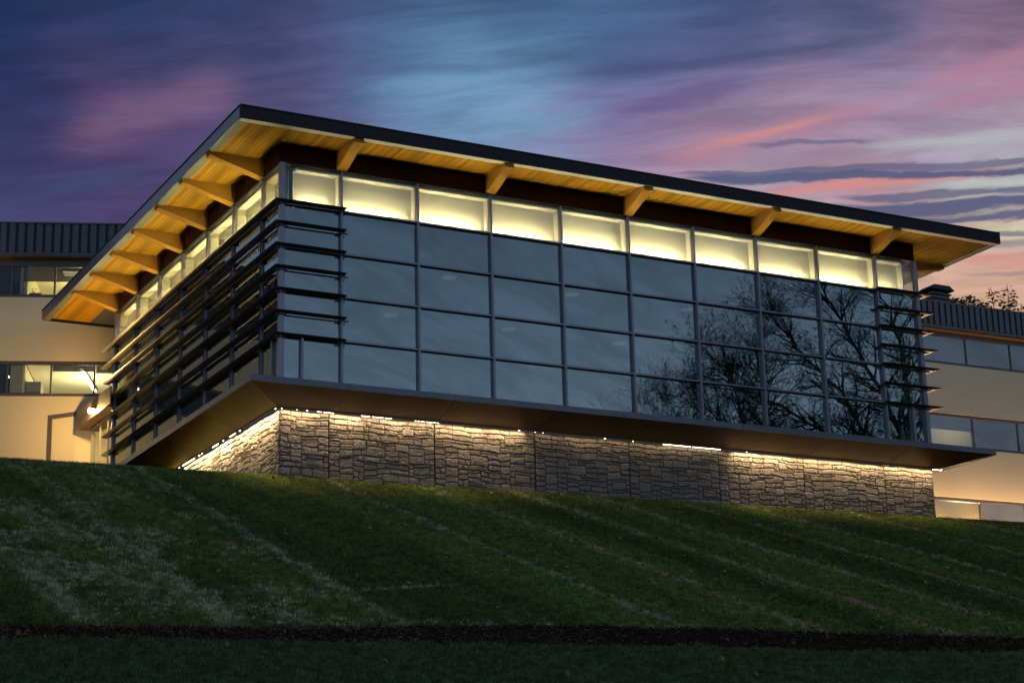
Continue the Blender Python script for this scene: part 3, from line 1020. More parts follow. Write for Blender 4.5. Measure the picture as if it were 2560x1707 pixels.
lawn = grid_mesh('lawn', GX, GY, lambda x, y: not (.5 < x < 26 and .5 < y < 18.5), 'lawn')
props(lawn, 'sloping mown lawn rising to the building', kind='structure')

# grass blades
def tuft(seed):
    rg = random.Random(seed)
    verts, faces = [], []
    for i in range(16):
        a, r = rg.uniform(0, 6.283), rg.uniform(0, .10) ** 1.0
        bx, by = r * math.cos(a), r * math.sin(a)
        h = rg.uniform(.035, .085)
        la, ln = rg.uniform(0, 6.283), rg.uniform(.1, .75) * h
        wv = rg.uniform(.0035, .006)
        wx, wy = -math.sin(la) * wv, math.cos(la) * wv
        lx, ly = math.cos(la) * ln, math.sin(la) * ln
        n = len(verts)
        verts += [(bx - wx, by - wy, -.01), (bx + wx, by + wy, -.01), (bx + lx * .35 + wx * .8, by + ly * .35 + wy * .8, h * .6),
                  (bx + lx * .35 - wx * .8, by + ly * .35 - wy * .8, h * .6), (bx + lx, by + ly, h)]
        faces += [(n, n + 1, n + 2, n + 3), (n + 3, n + 2, n + 4)]
    me = bpy.data.meshes.new('grass_tuft')
    me.from_pydata(verts, [], faces)
    me.materials.append(M['grass'])
    return bpy.data.objects.new('grass_tuft', me)
TUFTS = [tuft(1), tuft(2), tuft(3)]
def in_view(x, y):
    d = y + 55.34
    return -21.1 + d * math.tan(R(11.0)) - .8 < x < -21.1 + d * math.tan(R(45.4)) + 1.2
def along(x, pts):
    for (a, p), (b, q) in zip(pts, pts[1:]):
        if x <= b: return lerp(p, q, (x - a) / (b - a))
    return pts[-1][1]
def mulch_edges(x):
    nz = lambda f, o: noise.noise((x * f, o, 0))
    top = along(x, [(-22, -19.6), (-13, -19.45), (-7.8, -19.2), (-4.5, -18.75), (-1.5, -18.35), (4, -18.3), (13, -18.2), (40, -18)])
    bot = along(x, [(-22, -20.5), (-13, -20.35), (-8, -20.2), (-2, -19.95), (3, -19.85), (6, -20.1), (12, -19.7), (40, -19.7)])
    return top + .16 * nz(.7, 1) + .12 * nz(1.9, 5) + .10 * nz(5, 5), bot + .12 * nz(.6, 9) + .12 * nz(1.8, 3) + .08 * nz(5.5, 2)
def grass_keep(x, y):
    if not in_view(x, y): return False
    tp, bt = mulch_edges(x)
    if bt - .05 < y < tp + .1: return False
    if -26 < y < -.12: return True
    return (0 < y < 23 and x < -.3) or (0 <= y < 5 and x > 26.8)
gx = frange(-20, 45, .25)
grass = grid_mesh('grass', gx, frange(-26, 24, .25), grass_keep, 'grass', -.004)
props(grass, 'short autumn grass blades covering the slope', 'grass', kind='stuff')
def scatter(ob, tufts, dens, smin, smax):
    ng = bpy.data.node_groups.new('scatter', 'GeometryNodeTree')
    ng.interface.new_socket('Geometry', in_out='INPUT', socket_type='NodeSocketGeometry')
    ng.interface.new_socket('Geometry', in_out='OUTPUT', socket_type='NodeSocketGeometry')
    gi, go = ng.nodes.new('NodeGroupInput'), ng.nodes.new('NodeGroupOutput')
    jn = ng.nodes.new('GeometryNodeJoinGeometry')
    for i, tf in enumerate(tufts):
        ds = ng.nodes.new('GeometryNodeDistributePointsOnFaces')
        ds.inputs['Density'].default_value = dens / len(tufts)
        ds.inputs['Seed'].default_value = i + 3
        ip = ng.nodes.new('GeometryNodeInstanceOnPoints')
        oi = ng.nodes.new('GeometryNodeObjectInfo')
        oi.inputs[0].default_value = tf
        rr = ng.nodes.new('FunctionNodeRandomValue'); rr.data_type = 'FLOAT_VECTOR'
        rr.inputs[0].default_value = (-.15, -.15, 0); rr.inputs[1].default_value = (.15, .15, 6.283)
        rs = ng.nodes.new('FunctionNodeRandomValue'); rs.data_type = 'FLOAT'
        rs.inputs[2].default_value = smin; rs.inputs[3].default_value = smax
        rs.inputs['Seed'].default_value = 11 + i
        L_ = ng.links.new
        L_(gi.outputs[0], ds.inputs[0]); L_(ds.outputs[0], ip.inputs[0]); L_(oi.outputs['Geometry'], ip.inputs['Instance'])
        L_(rr.outputs[0], ip.inputs['Rotation']); L_(rs.outputs[1], ip.inputs['Scale']); L_(ip.outputs[0], jn.inputs[0])
    ng.links.new(jn.outputs[0], go.inputs[0])
    md = ob.modifiers.new('scatter', 'NODES')
    md.node_group = ng
scatter(grass, TUFTS, 110, .6, 1.35)

# bark mulch bed and its chips
mxs = frange(-22, 40, .5)
verts, faces = [], []
for i, x in enumerate(mxs):
    tp, bt = mulch_edges(x)
    for j in range(7):
        y = lerp(bt, tp, j / 6)
        verts.append((x, y, gz(x, y) + .015 + .05 * math.sin(math.pi * j / 6)))
    if i:
        for j in range(6):
            a = (i - 1) * 7 + j
            faces.append((a, a + 7, a + 8, a + 1))
me = bpy.data.meshes.new('mulch_bed'); me.from_pydata(verts, [], faces); me.materials.append(M['mulch'])
props(link(bpy.data.objects.new('mulch_bed', me)), 'dark bark mulch strip across the foot of the slope', kind='structure')
def flat_mat(name, cols, rough=.9):
    m, t = new_mat(name)
    vc = t.n('ShaderNodeVertexColor'); vc.layer_name = 'tone'
    out(t, principled(t, vc.outputs[0], rough, 0, spec=.04))
    return m
M['chips'] = flat_mat('mulch_chip', None)
M['dead_leaf'] = flat_mat('dead_leaf', None, .7)
def toned(name, verts, faces, tones, mat):
    me = bpy.data.meshes.new(name)
    me.from_pydata(verts, [], faces)
    me.materials.append(M[mat])
    at = me.color_attributes.new('tone', 'FLOAT_COLOR', 'POINT')
    for i, c in enumerate(tones):
        at.data[i].color = (*c, 1)
    return link(bpy.data.objects.new(name, me))
rg = random.Random(3)
V_, F_, Tn = [], [], []
while len(V_) < 11000 * 4:
    x = rg.uniform(-16, 16)
    tp, bt = mulch_edges(x)
    y = rg.uniform(bt - .12, tp + .08)
    if not in_view(x, y): continue
    j = max(0, min(1, (y - bt) / (tp - bt)))
    z = gz(x, y) + .02 + .05 * math.sin(math.pi * j) + rg.uniform(0, .035)
    ln, wd = rg.uniform(.02, .075), rg.uniform(.006, .018)
    a, tilt = rg.uniform(0, 6.283), rg.uniform(-.6, .6)
    ux = Vector((math.cos(a) * math.cos(tilt), math.sin(a) * math.cos(tilt), math.sin(tilt))) * ln
    vx = Vector((-math.sin(a), math.cos(a), rg.uniform(-.6, .6))).normalized() * wd
    c = Vector((x, y, z)); n = len(V_)
    up_ = Vector((0, 0, wd * .8))
    V_ += [c - ux - vx, c + ux - vx * .6, c + ux * .9 + vx, c - ux * .9 + vx + up_]
    F_ += [(n, n + 1, n + 2, n + 3)]
    dark = lerp(1.0, .55, (x + 1.5) / 3.0)
    b = rg.choice((.7, 1, 1.3, 1.6, 2.4, 4.2)) * dark
    Tn += [(.075 * b, .040 * b, .029 * b)] * 4
props(toned('mulch_chips', V_, F_, Tn, 'chips'), 'loose bark chips on the mulch strip', 'mulch', kind='stuff')

# fallen leaves: lobed, slightly curled, thicker along the mower lines
V_, F_, Tn = [], [], []
LOBE = [(0, -.55), (.22, -.25), (.62, -.32), (.42, .02), (.72, .3), (.3, .28), (.0, .8), (-.3, .28), (-.72, .3), (-.42, .02), (-.62, -.32), (-.22, -.25)]
n_l = 0
while n_l < 2000:
    y = rg.uniform(-24, -.4)
    d = y + 55.34
    x = rg.uniform(-21.1 + d * math.tan(R(11)), -21.1 + d * math.tan(R(45.5)))
    dens = .16 if x < -4 else (.34 if x < 3 else 1.0)
    if y < -18.6: dens = .12
    near = min(abs(x - (x0 - k * y)) for x0, k, wd in STRIPES)
    if x > 2 and near < .35 and y < -5: dens *= 3.2
    elif near < .3: dens *= 1.4
    if rg.random() > dens / 3: continue
    s = rg.uniform(.045, .10) * (1.15 if rg.random() < .15 else 1)
    a = rg.uniform(0, 6.283)
    nx, ny = rg.uniform(-.8, .8), rg.uniform(-.4, 1.3)
    curl = rg.uniform(.2, .9)
    n = len(V_)
    z = gz(x, y) + rg.uniform(.06, .10)
    b = rg.choice(((.20, .085, .03), (.15, .075, .035), (.22, .14, .07), (.10, .05, .03), (.28, .21, .15), (.20, .075, .03), (.26, .16, .06)))
    b = tuple(q * rg.uniform(.6, 1.3) * f for q, f in zip(b, (1, 1.05, .8)))
    V_.append((x, y, z)); Tn.append(b)
    for (p, q) in LOBE:
        u = (p * math.cos(a) - q * math.sin(a)) * s
        v = (p * math.sin(a) + q * math.cos(a)) * s
        V_.append((x + u, y + v, z + u * nx + v * ny + curl * (p * p + q * q) * s * .5))
        Tn.append(tuple(c * rg.uniform(.8, 1.1) for c in b))
    for i in range(12):
        F_.append((n, n + 1 + i, n + 1 + (i + 1) % 12))
    n_l += 1
props(toned('fallen_leaves', V_, F_, Tn, 'dead_leaf'), 'brown fallen leaves scattered over the lawn', 'leaves', kind='stuff')

M['glass_wing'] = glass_mat('wing_glass', .10, (.84, .84, .80), .02, (.95, .87, .92))
M['blind_yellow'] = blind_mat('yellow_blind', (.55, .46, .18), .05)
def point(name, loc, watts, color, rad, parent):
    d = bpy.data.lights.new(name, 'POINT')
    d.energy, d.color, d.shadow_soft_size = watts, color, rad
    o = link(bpy.data.objects.new(name, d))
    o.parent = parent
    o.location = Vector(loc) - ORG[parent]
    return o

# ================================================================== office wings
def wing(name, loc, rz, zb, label):
    e = empty(name, (*loc, zb), label, 'building', None, rz)
    ORG[e] = Vector((0, 0, zb))
    return e
def ribs(par, u0, u1, z0, z1, v):
    """ribbed metal parapet: proud pans over a dark recess"""
    box('parapet', u0, u1, v + .055, v + .30, z0, z1 + .02, 'rib_metal_dark', par, 0)
    c = box('coping', u0 - .02, u1 + .02, v - .03, v + .33, z1 + .022, z1 + .10, 'rib_metal', par, .01)
    box('drip_edge', u0, u1, v - .012, v + .05, z0 - .13, z0 - .004, 'rib_metal', par, .006)
    n = int((u1 - u0) / .39)
    for i in range(n):
        u = u0 + i * .39
        r = box('metal_rib', u + .10, u + .36, v, v + .053, z0, z1 + .018, 'rib_metal', par, .022)
def ribbon(par, us, z0, z1, v, frame_mat='brown_frame', glass='glass_office', mw=.075):
    """strip window: one window part per opening, each with its pane; shared head and sill"""
    box('window_head', us[0] - mw, us[-1] + mw, v - .03, v + .12, z1, z1 + .15, frame_mat, par)
    box('window_sill', us[0] - mw, us[-1] + mw, v - .05, v + .12, z0 - .13, z0, frame_mat, par)
    res = []
    for i, (a, b) in enumerate(zip(us, us[1:])):
        mb = MB()
        mb.box(a - (mw if i == 0 else 0), a + mw, v - .02, v + .10, z0 + .001, z1 - .001)
        if i == len(us) - 2: mb.box(b + .001, b + mw, v - .02, v + .10, z0 + .001, z1 - .001)
        wd = mb.build('window', frame_mat, par)
        box('pane', a + mw + .002, b - .002, v + .02, v + .032, z0 + .002, z1 - .002, glass, wd, 0)
        res.append(wd)
    return res

# ---- wing beside the entrance
LW = wing('office_wing', (8.063, 21.006), R(-21), .45, 'cream office wing behind the entrance, with brown strip windows and a dark ribbed parapet')
LU0, LU1 = -62.0, -4.5
def lb(name, a, b, c, d, e, f, mat, ch=.0, par=None):
    return box(name, a, b, c, d, e, f, mat, par or LW, ch)
lb('wall', LU0, LU1, 0, .25, .45, 3.53, 'stucco')
lb('wall', LU0, LU1, 0, .25, 5.115, 8.025, 'stucco')
lb('base_trim', LU0, LU1, -.04, -.002, .44, .56, 'brown_frame')
lb('lintel', LU0, LU1, .02, .25, 9.62, 9.84, 'brown_frame')
lb('eave_soffit', LU0, LU1, -.36, .02, 9.80, 9.845, 'soffit')
ribs(LW, LU0, LU1, 9.98, 11.30, -.38)
lb('roof', LU0, LU1, -.05, 14, 11.0, 11.25, 'roof')
lb('rear_wall', LU0, LU1, 13.7, 14, .0, 11.0, 'stucco')
lb('end_wall', LU0, LU0 + .25, .26, 13.69, .0, 10.99, 'stucco')
lb('end_wall', LU1 - .25, LU1, .26, 13.69, .0, 10.99, 'stucco')
lb('floor_slab', LU0 + .3, LU1 - .3, .26, 13.6, 3.0, 3.3, 'carpet')
lb('floor_slab', LU0 + .3, LU1 - .3, .26, 13.6, 7.2, 7.5, 'carpet')
lu_low = [-10.02 - 1.86 * k for k in range(27, 0, -1)] + [-10.02, -8.16, -6.30, -4.8]
lu_up = [-10.02 - 1.86 * k for k in range(27, 0, -1)] + [-10.02, -8.16, -6.30, -4.8]
wl = ribbon(LW, lu_low, 3.66, 4.965, .06)
wu = ribbon(LW, lu_up, 8.155, 9.47, .06)
def blind(win, a, b, z0, z1, mat, v=.16):
    x = box('blind', a, b, v, v + .012, z0, z1, mat, win, 0)
    return x
iw = lambda us, u: max(i for i in range(len(us) - 1) if us[i] <= u)
# lower rooms
blind(wl[iw(lu_low, -9)], -9.93, -8.17, 4.69, 4.96, 'blind')
blind(wl[iw(lu_low, -7)], -8.06, -6.31, 4.62, 4.96, 'blind')
for i, wd in enumerate(wl):
    if lu_low[i + 1] < -11.5:
        blind(wd, lu_low[i] + .08, lu_low[i + 1] - .01, 3.95, 4.96, 'blind_dark')
for i, wd in enumerate(wu):
    if lu_up[i + 1] < -11.5:
        blind(wd, lu_up[i] + .08, lu_up[i + 1] - .01, 8.2, 9.46, 'blind_dark')
    else:
        blind(wd, lu_up[i] + .08, lu_up[i + 1] - .01, 8.80, 9.46, 'blind')
lb('partition', -11.74, -11.24, .20, .26, 3.31, 5.0, 'room')
lb('partition', -11.23, -11.13, .27, 6.0, 3.31, 5.05, 'office_wall')
lb('room_wall', -11.12, -4.8, 6.0, 6.1, 3.31, 5.05, 'office_wall')
lb('room_wall', -11.12, -4.8, 6.0, 6.1, 7.51, 9.75, 'office_wall')
lb('partition', -11.35, -11.2, .27, 6.0, 7.51, 9.75, 'office_wall')
lb('partition', -11.49, -11.36, .14, .26, 7.51, 9.6, 'room')
lb('partition', -7.3, -7.18, .27, 5.99, 7.51, 9.75, 'office_wall')
for k in range(5):
    for q in range(5):
        lb('ceiling_tile', -11.1 + 1.26 * k + .006, -11.1 + 1.26 * (k + 1) - .006, .27 + 1.14 * q + .006, .27 + 1.14 * (q + 1) - .006, 5.05, 5.075, 'office_ceiling', .0)
lb('room_ceiling', -11.4, -4.8, .27, 6.0, 9.76, 9.79, 'office_ceiling')
wmb = MB(); wmb.box(-9.55, -9.45, 5.9, 5.995, 3.31, 4.55); wmb.box(-8.2, -8.1, 5.9, 5.995, 3.31, 4.55); wmb.box(-9.55, -8.1, 5.9, 5.995, 4.551, 4.65)
wmb.build('door_frame', 'cream', LW)
# sloping trim on the wall beside the entrance
tm = MB(); tm.prism([(-10.01, -.06, .5), (-9.84, -.06, .5), (-9.84, -.06, 2.50), (-8.70, -.06, 2.68), (-8.70, -.06, 2.86), (-10.01, -.06, 2.66)], (0, .056, 0))
tm.build('wall_trim', 'brown_frame', LW)

def wing_thing(name, u, v, z, label, cat, base=(8.063, 21.006), rz=R(-21), group=None):
    c, s = math.cos(rz), math.sin(rz)
    e = empty(name, (base[0] + u * c - v * s, base[1] + u * s + v * c, z), label, cat, group, rz, True)
    return e
def loc_box(par, name, a, b, c, d, e, f, mat, ch=.004):
    return box(name, a, b, c, d, e, f, mat, par, ch)
e = wing_thing('linear_lamp', -8.73, .45, 4.93, 'long glowing linear lamp on the ceiling of the lit lower office window', 'lamp')
mb = MB(); mb.prism([(-.11, 0, -.02), (.09, 0, -.02), (.30, 4.1, -.02), (.12, 4.1, -.02)], (0, 0, .07)); mb.build('housing', 'alu', e)
mb = MB(); mb.prism([(-.09, .02, -.05), (.07, .02, -.05), (.28, 4.08, -.05), (.14, 4.08, -.05)], (0, 0, .028)); mb.build('tube', 'tube', e)
point('glow', (.05, 2.0, -1.0), ROOM, (1.0, .84, .46), .3, e)
e = wing_thing('ceiling_panel_lamp', -9.35, 1.75, 9.70, 'square glowing ceiling lamp seen through the blind of the upper office window', 'lamp')
loc_box(e, 'frame', -.5, .5, -.36, .36, 0, .05, 'cream')
for q in (-.2, .2): loc_box(e, 'tube', -.46, .46, q - .1, q + .1, -.03, -.002, 'tube', .0)
e = wing_thing('ceiling_panel_lamp', -8.4, 4.2, 9.70, 'square ceiling lamp deep inside the upper office, hidden behind the blind', 'lamp')
loc_box(e, 'frame', -.6, .6, -.5, .5, 0, .05, 'cream')
for q in (-.25, .25): loc_box(e, 'tube', -.56, .56, q - .15, q + .15, -.03, -.002, 'tube', .0)
point('glow', (-.6, -1.2, -1.1), ROOM * .6, (1.0, .84, .40), .3, e)
e = wing_thing('pendant_lamp', -11.85, .22, 4.42, 'small bright pendant lamp beside the dark blind of the lower office window', 'lamp')
mb = MB(); mb.tube([(0, 0, .12), (0, 0, .6)], [.006, .006], 5); mb.build('cord', 'alu_dark', e)
mb = MB(); mb.tube([(0, 0, 0), (0, 0, .08), (0, 0, .12)], [.07, .05, .015], 10); mb.build('shade', 'tube', e)
e = wing_thing('filing_cabinet', -10.72, .75, 3.31, 'grey cabinet standing inside the lit lower office window', 'cabinet')
loc_box(e, 'body', -.38, .28, -.35, .55, 0, .98, 'cabinet', .01)
for q in range(3): loc_box(e, 'drawer', -.36, .26, -.372, -.352, .03 + q * .32, .32 + q * .32, 'cabinet', .006)
e = wing_thing('plant_pot', -10.85, .38, 8.158, 'terracotta trough with a small green plant in the upper office window', 'plant')
loc_box(e, 'pot', -.26, .26, -.1, .1, 0, .155, 'terracotta', .01)
mb = MB()
rg = random.Random(2)
for i in range(46):
    a, h = rg.uniform(0, 6.28), rg.uniform(.15, .40)
    c = Vector((rg.gauss(-.06, .07), rg.gauss(0, .05), h))
    u = Vector((math.cos(a), math.sin(a), rg.uniform(-.3, .5))) * .045
    v = Vector((-math.sin(a), math.cos(a), rg.uniform(-.4, .4))) * .025
    mb.quad(c - u, c + v, c + u, c - v)
for i in range(5):
    mb.tube([(-.06 + .02 * i, 0, .12), (-.10 + .035 * i, rg.uniform(-.04, .04), .3)], [.004, .003], 4)
mb.build('foliage', 'plant', e)

# entrance: canopy, glazed link, landing, lamp
cn = empty('entrance_canopy', (-.3, 18.6, 1.8), 'dark sloping canopy over the side entrance', 'canopy')
mb = MB(); mb.prism([(-.36, 23.5, 1.86), (-.36, 23.5, 2.63), (-.36, 18.3, 2.60), (-.36, 18.3, 1.86)], (.06, 0, 0)); mb.build('fascia', 'brown_frame', cn)
box('groove', -.372, -.361, 18.4, 23.4, 2.20, 2.225, 'alu_dark', cn, 0)
box('canopy_soffit', -.298, .7, 18.98, 23.6, 1.90, 1.94, 'soffit', cn)
box('roof', -.298, .7, 18.98, 23.6, 2.45, 2.5, 'roof', cn, 0)
box('end_panel', -.298, .7, 23.46, 23.5, 1.95, 2.44, 'brown_frame', cn)
ev = empty('entrance_glazing', (.2, 19, -.6), 'glazed entrance link with pale metal frames between the pavilion and the cream wing', 'glazing')
for y in (19.2, 20.4, 21.6, 22.9):
    box('post', .17, .24, y - .035, y + .035, -.7, 1.895, 'alu', ev)
for y0_, y1_ in ((19.2, 20.4), (20.4, 21.6), (21.6, 22.9)):
    box('pane', .20, .212, y0_ + .037, y1_ - .037, -.55, 1.83, 'glass_clear', ev, 0)
    box('rail', .175, .235, y0_ + .037, y1_ - .037, 1.832, 1.895, 'alu', ev)
    box('rail', .175, .235, y0_ + .037, y1_ - .037, -.62, -.555, 'alu', ev)
box('inner_wall', 2.4, 2.5, 19.0, 22.6, -.6, 1.88, 'cream', ev, 0)
sl = box('landing_slab', -1.22, .15, 19.4, 20.9, -.70, -.45, 'concrete', None, .02)
props(sl, 'grey concrete landing slab at the foot of the side entrance', kind='structure')
sl = box('path_slab', -2.35, -.6, 21.35, 23.2, -.30, -.06, 'concrete', None, .02)
props(sl, 'grey concrete path slab leading from the entrance along the cream wing', kind='structure')
lp = empty('entrance_lamp', (-.48, 20.6, 2.0), 'bright warm floodlight on the canopy beside the entrance', 'lamp')
box('bracket', -.44, -.378, 20.55, 20.65, 2.02, 2.12, 'alu_dark', lp)
box('housing', -.60, -.36, 20.42, 20.78, 2.125, 2.19, 'alu_dark', lp)
mb = MB(); mb.tube([(-.50, 20.5, 2.06), (-.50, 20.7, 2.06)], [.11, .11], 12); mb.build('bulb', 'bulb', lp)
point('glow', (-.66, 20.62, 2.0), ENTR, (1.0, .64, .20), .05, lp)
lob = empty('lobby_lamp', (.95, 20.9, .1), 'low warm lamp standing inside the glazed entrance link', 'lamp')
box('post', .92, .98, 20.87, 20.93, -.6, .2, 'alu_dark', lob)
mb = MB(); mb.tube([(.95, 20.9, .202), (.95, 20.9, .34)], [.07, .07], 12); mb.build('bulb', 'bulb', lob)
point('glow', (.95, 20.9, .5), LOBBY, (1.0, .66, .28), .08, lob)
lp2 = wing_thing('wall_lamp', -21.0, -.12, 2.4, 'warm wall lamp on the cream office wing, far along from the entrance', 'lamp')
loc_box(lp2, 'housing', -.15, .15, -.10, .115, .06, .14, 'alu_dark')
loc_box(lp2, 'bulb', -.1, .1, -.07, .02, .0, .055, 'bulb')
point('glow', (0, -.35, -.05), ENTR * .9, (1.0, .66, .24), .06, lp2)

# ---- wing on the far side
RWG = wing('office_wing', (.497, 18.993), R(-1.5), -1.6, 'cream office wing beyond the far end of the pavilion with grey strip windows and parapet')
RU0, RU1 = 34.0, 84.0
def rb(name, a, b, c, d, e, f, mat, ch=.0):
    return box(name, a, b, c, d, e, f, mat, RWG, ch)
rb('wall', RU0, RU1, 0, .25, .86, 3.47, 'stucco')
rb('wall', RU0, RU1, 0, .25, 5.25, 7.89, 'stucco')
rb('wall', RU0, RU1, 0, .25, -2.6, -1.13, 'stucco')
rb('lintel', RU0, RU1, .0, .25, 9.54, 9.66, 'brown_frame')
rb('eave_soffit', RU0, RU1, -.36, .02, 9.62, 9.665, 'soffit')
ribs(RWG, RU0, RU1, 9.84, 11.06, -.38)
rb('roof', RU0, RU1, -.05, 12, 10.9, 11.05, 'roof')
rb('rear_wall', RU0, RU1, 11.7, 12, -2.6, 10.89, 'stucco')
rb('end_wall', RU0, RU0 + .25, .26, 11.69, -2.6, 10.89, 'stucco')
rb('end_wall', RU1 - .25, RU1, .26, 11.69, -2.6, 10.89, 'stucco')
for z in (-1.9, 2.7, 7.1):
    rb('floor_slab', RU0 + .3, RU1 - .3, .26, 11.6, z, z + .25, 'carpet')
rb('room_wall', RU0 + .3, RU1 - .3, 4.0, 4.1, -1.6, 10.6, 'room')
for z0, z1 in ((-1.64, 2.69), (2.96, 7.09)):  # unseen dividers added to keep lamp light out of the next offices
    rb('partition', 44.47, 44.52, .27, 3.99, z0, z1, 'room')
    rb('partition', 38.5, 38.55, .27, 3.99, z0, z1, 'room')
rus = [44.45 + 2.98 * k for k in range(-3, 13)]
for (z0, z1), hgt in zip(((8.02, 9.39), (3.60, 5.10), (-1.0, .71)), ('top', 'mid', 'low')):
    ws = ribbon(RWG, rus, z0, z1, .06, 'brown_frame', 'glass_wing')
    for i, wd in enumerate(ws):
        a, b = rus[i] + .08, rus[i + 1] - .01
        if hgt == 'top': blind(wd, a, b, z0 + .01, z1 - (.28 if i % 3 else .2), 'blind_pale')
        if hgt == 'mid' and i % 4 == 2: blind(wd, a, b, z0 + .82, z1 - .01, 'blind_pale')
        if hgt == 'mid' and i % 4 != 2: blind(wd, a, b, z0 + .55, z1 - .01, 'blind_dark')
        if hgt == 'low' and i < 3: blind(wd, a, b, z0 + .01, z1 - .05, 'blind_yellow')
for i, u in enumerate((41.2, 44.2, 47.2, 50.2, 53.2, 56.2)):
    x_, y_ = .497 + u, 17.2
    z_ = gz(x_, y_) + .02
    g_ = empty('ground_lamp', (x_, y_, z_), 'low ground lamp hidden behind the lawn edge, washing the far cream wing with warm light', 'lamp', 'ground lamps along the far cream wing')
    box('housing', x_ - .12, x_ + .12, y_ - .1, y_ + .1, z_ - .05, z_ + .12, 'alu_dark', g_)
    box('lens', x_ - .1, x_ + .1, y_ - .08, y_ + .08, z_ + .122, z_ + .135, 'bulb', g_, 0)
    point('glow', (x_, y_, z_ + .3), GLAMP, (1.0, .62, .30), .08, g_)
def room_lamp(u, v, z, label, f):
    e_ = wing_thing('ceiling_panel_lamp', u, v, z, label, 'lamp', (.497, 18.993), R(-1.5))
    loc_box(e_, 'frame', -.6, .6, -.3, .3, 0, .05, 'cream')
    loc_box(e_, 'tube', -.55, .55, -.25, .25, -.03, -.002, 'tube', 0)
    point('glow', (0, 0, -.6), ROOM * f, (1.0, .86, .5), .3, e_)
room_lamp(42.9, 1.6, 6.6, 'ceiling lamp behind the half drawn grey blind of the far wing', .45)
room_lamp(43.6, 1.5, 1.6, 'ceiling lamp in the lowest office of the far wing', 1.0)
vt = empty('roof_vent', (48.8, 24.0, 11.05), 'dark roof vent with a flared cap above the far office wing', 'vent')
box('shaft', 47.95, 49.2, 23.5, 24.4, 11.06, 13.85, 'rib_metal_dark', vt, .02)
for k in range(5): box('louver_slat', 48.0, 49.15, 23.44, 23.498, 12.6 + k * .26, 12.75 + k * .26, 'rib_metal', vt, .01)
box('rim', 47.85, 49.3, 23.4, 24.5, 13.853, 13.95, 'rib_metal', vt, .02)
box('neck', 48.2, 49.0, 23.65, 24.3, 13.953, 14.155, 'rib_metal_dark', vt, .02)
mb = MB(); mb.prism([(47.7, 23.4, 14.16), (49.55, 23.4, 14.16), (49.2, 23.4, 14.42), (48.1, 23.4, 14.42)], (0, 1.1, 0)); mb.build('cap', 'rib_metal_dark', vt)

# ================================================================== trees
M['bark'] = simple('tree_bark', (.045, .036, .03), .9, 0, .3, 6, .5)
M['twig'] = simple('twig_bark', (.03, .024, .02), .9, 0, .2, 6)
M['leaf_dark'] = simple('evergreen_leaf', (.022, .034, .016), .8, 0, .4, 2)
M['leaf_dry'] = simple('withered_leaf', (.05, .032, .018), .8, 0, .3, 4)
def bare_tree(name, base, limbs, trunk, seed, label, depth=5, leafy=.25, group=None, thick=.36):
    """trunk + limbs as one mesh, twigs as the crown; limbs: list of point paths"""
    rg = random.Random(seed)
    e = empty(name, base, label, 'tree', group)
    tk, tw, lf = MB(), MB(), MB()
    nb = [0]
    def grow(p, d, ln, rad, lv):
        if nb[0] > 40000: return
        nb[0] += 1
        pts, rs, n = [p], [rad], 4
        for i in range(n):
            d = (d + Vector((rg.gauss(0, .16), rg.gauss(0, .16), rg.gauss(.05, .13)))).normalized()
            p = p + d * ln / n
            pts.append(p); rs.append(rad * (1 - .6 * (i + 1) / n))
        (tk if lv <= 0 else tw).tube(pts, rs, 5 if rad > .03 else 3, False)
        if lv >= depth:
            if rg.random() < leafy:
                for _ in range(rg.randint(1, 3)):
                    c = pts[-1] + Vector((rg.gauss(0, .06), rg.gauss(0, .06), rg.gauss(-.03, .06)))
                    a = rg.uniform(0, 6.28)
                    u = Vector((math.cos(a), math.sin(a), rg.uniform(-.6, .6))) * rg.uniform(.04, .08)
                    v = Vector((-math.sin(a), math.cos(a), rg.uniform(-.6, .6))) * .03
                    lf.quad(c - u, c + v, c + u, c - v)
            return
        for k in range(rg.choice((3, 3, 4, 4, 5)) if lv < depth - 1 else rg.randint(2, 4)):
            q = rg.uniform(.3, 1.0)
            i = min(n, int(q * n))
            ax = d.cross(Vector((rg.gauss(0, 1), rg.gauss(0, 1), rg.gauss(0, 1)))).normalized()
            nd = (Matrix.Rotation(rg.uniform(.35, .95), 3, ax) @ d).normalized()
            grow(pts[i], nd, ln * rg.uniform(.5, .75), max(.008, rs[i] * rg.uniform(.45, .65)), lv + 1)
    tk.tube(trunk, [thick * (1 - .12 * i) for i in range(len(trunk))], 9)
    for path in limbs:
        pts = [Vector(q) for q in path]
        # smooth the limb and hang side branches on it
        fine_ = []
        for a, b in zip(pts, pts[1:]):
            for i in range(4):
                fine_.append(a.lerp(b, i / 4) + Vector((rg.gauss(0, .07), rg.gauss(0, .07), rg.gauss(0, .07))))
        fine_.append(pts[-1])
        n = len(fine_)
        rs = [thick * .42 * (1 - .88 * i / n) for i in range(n)]
        tk.tube(fine_, rs, 6, False)
        for i in range(2, n):
            for _ in range(3):
                d = (fine_[i] - fine_[i - 1]).normalized()
                ax = d.cross(Vector((rg.gauss(0, 1), rg.gauss(0, 1), rg.gauss(0, 1)))).normalized()
                grow(fine_[i], (Matrix.Rotation(rg.uniform(.4, 1.0), 3, ax) @ d).normalized(), rg.uniform(1.4, 2.4), rs[i] * .6 + .008, 1)
    tk.build('trunk', 'bark', e)
    tw.build('crown', 'twig', e)
    if len(lf.bm.faces): lf.build('leaves', 'leaf_dry', e)
    return e
gA = gz(37.5, -14)
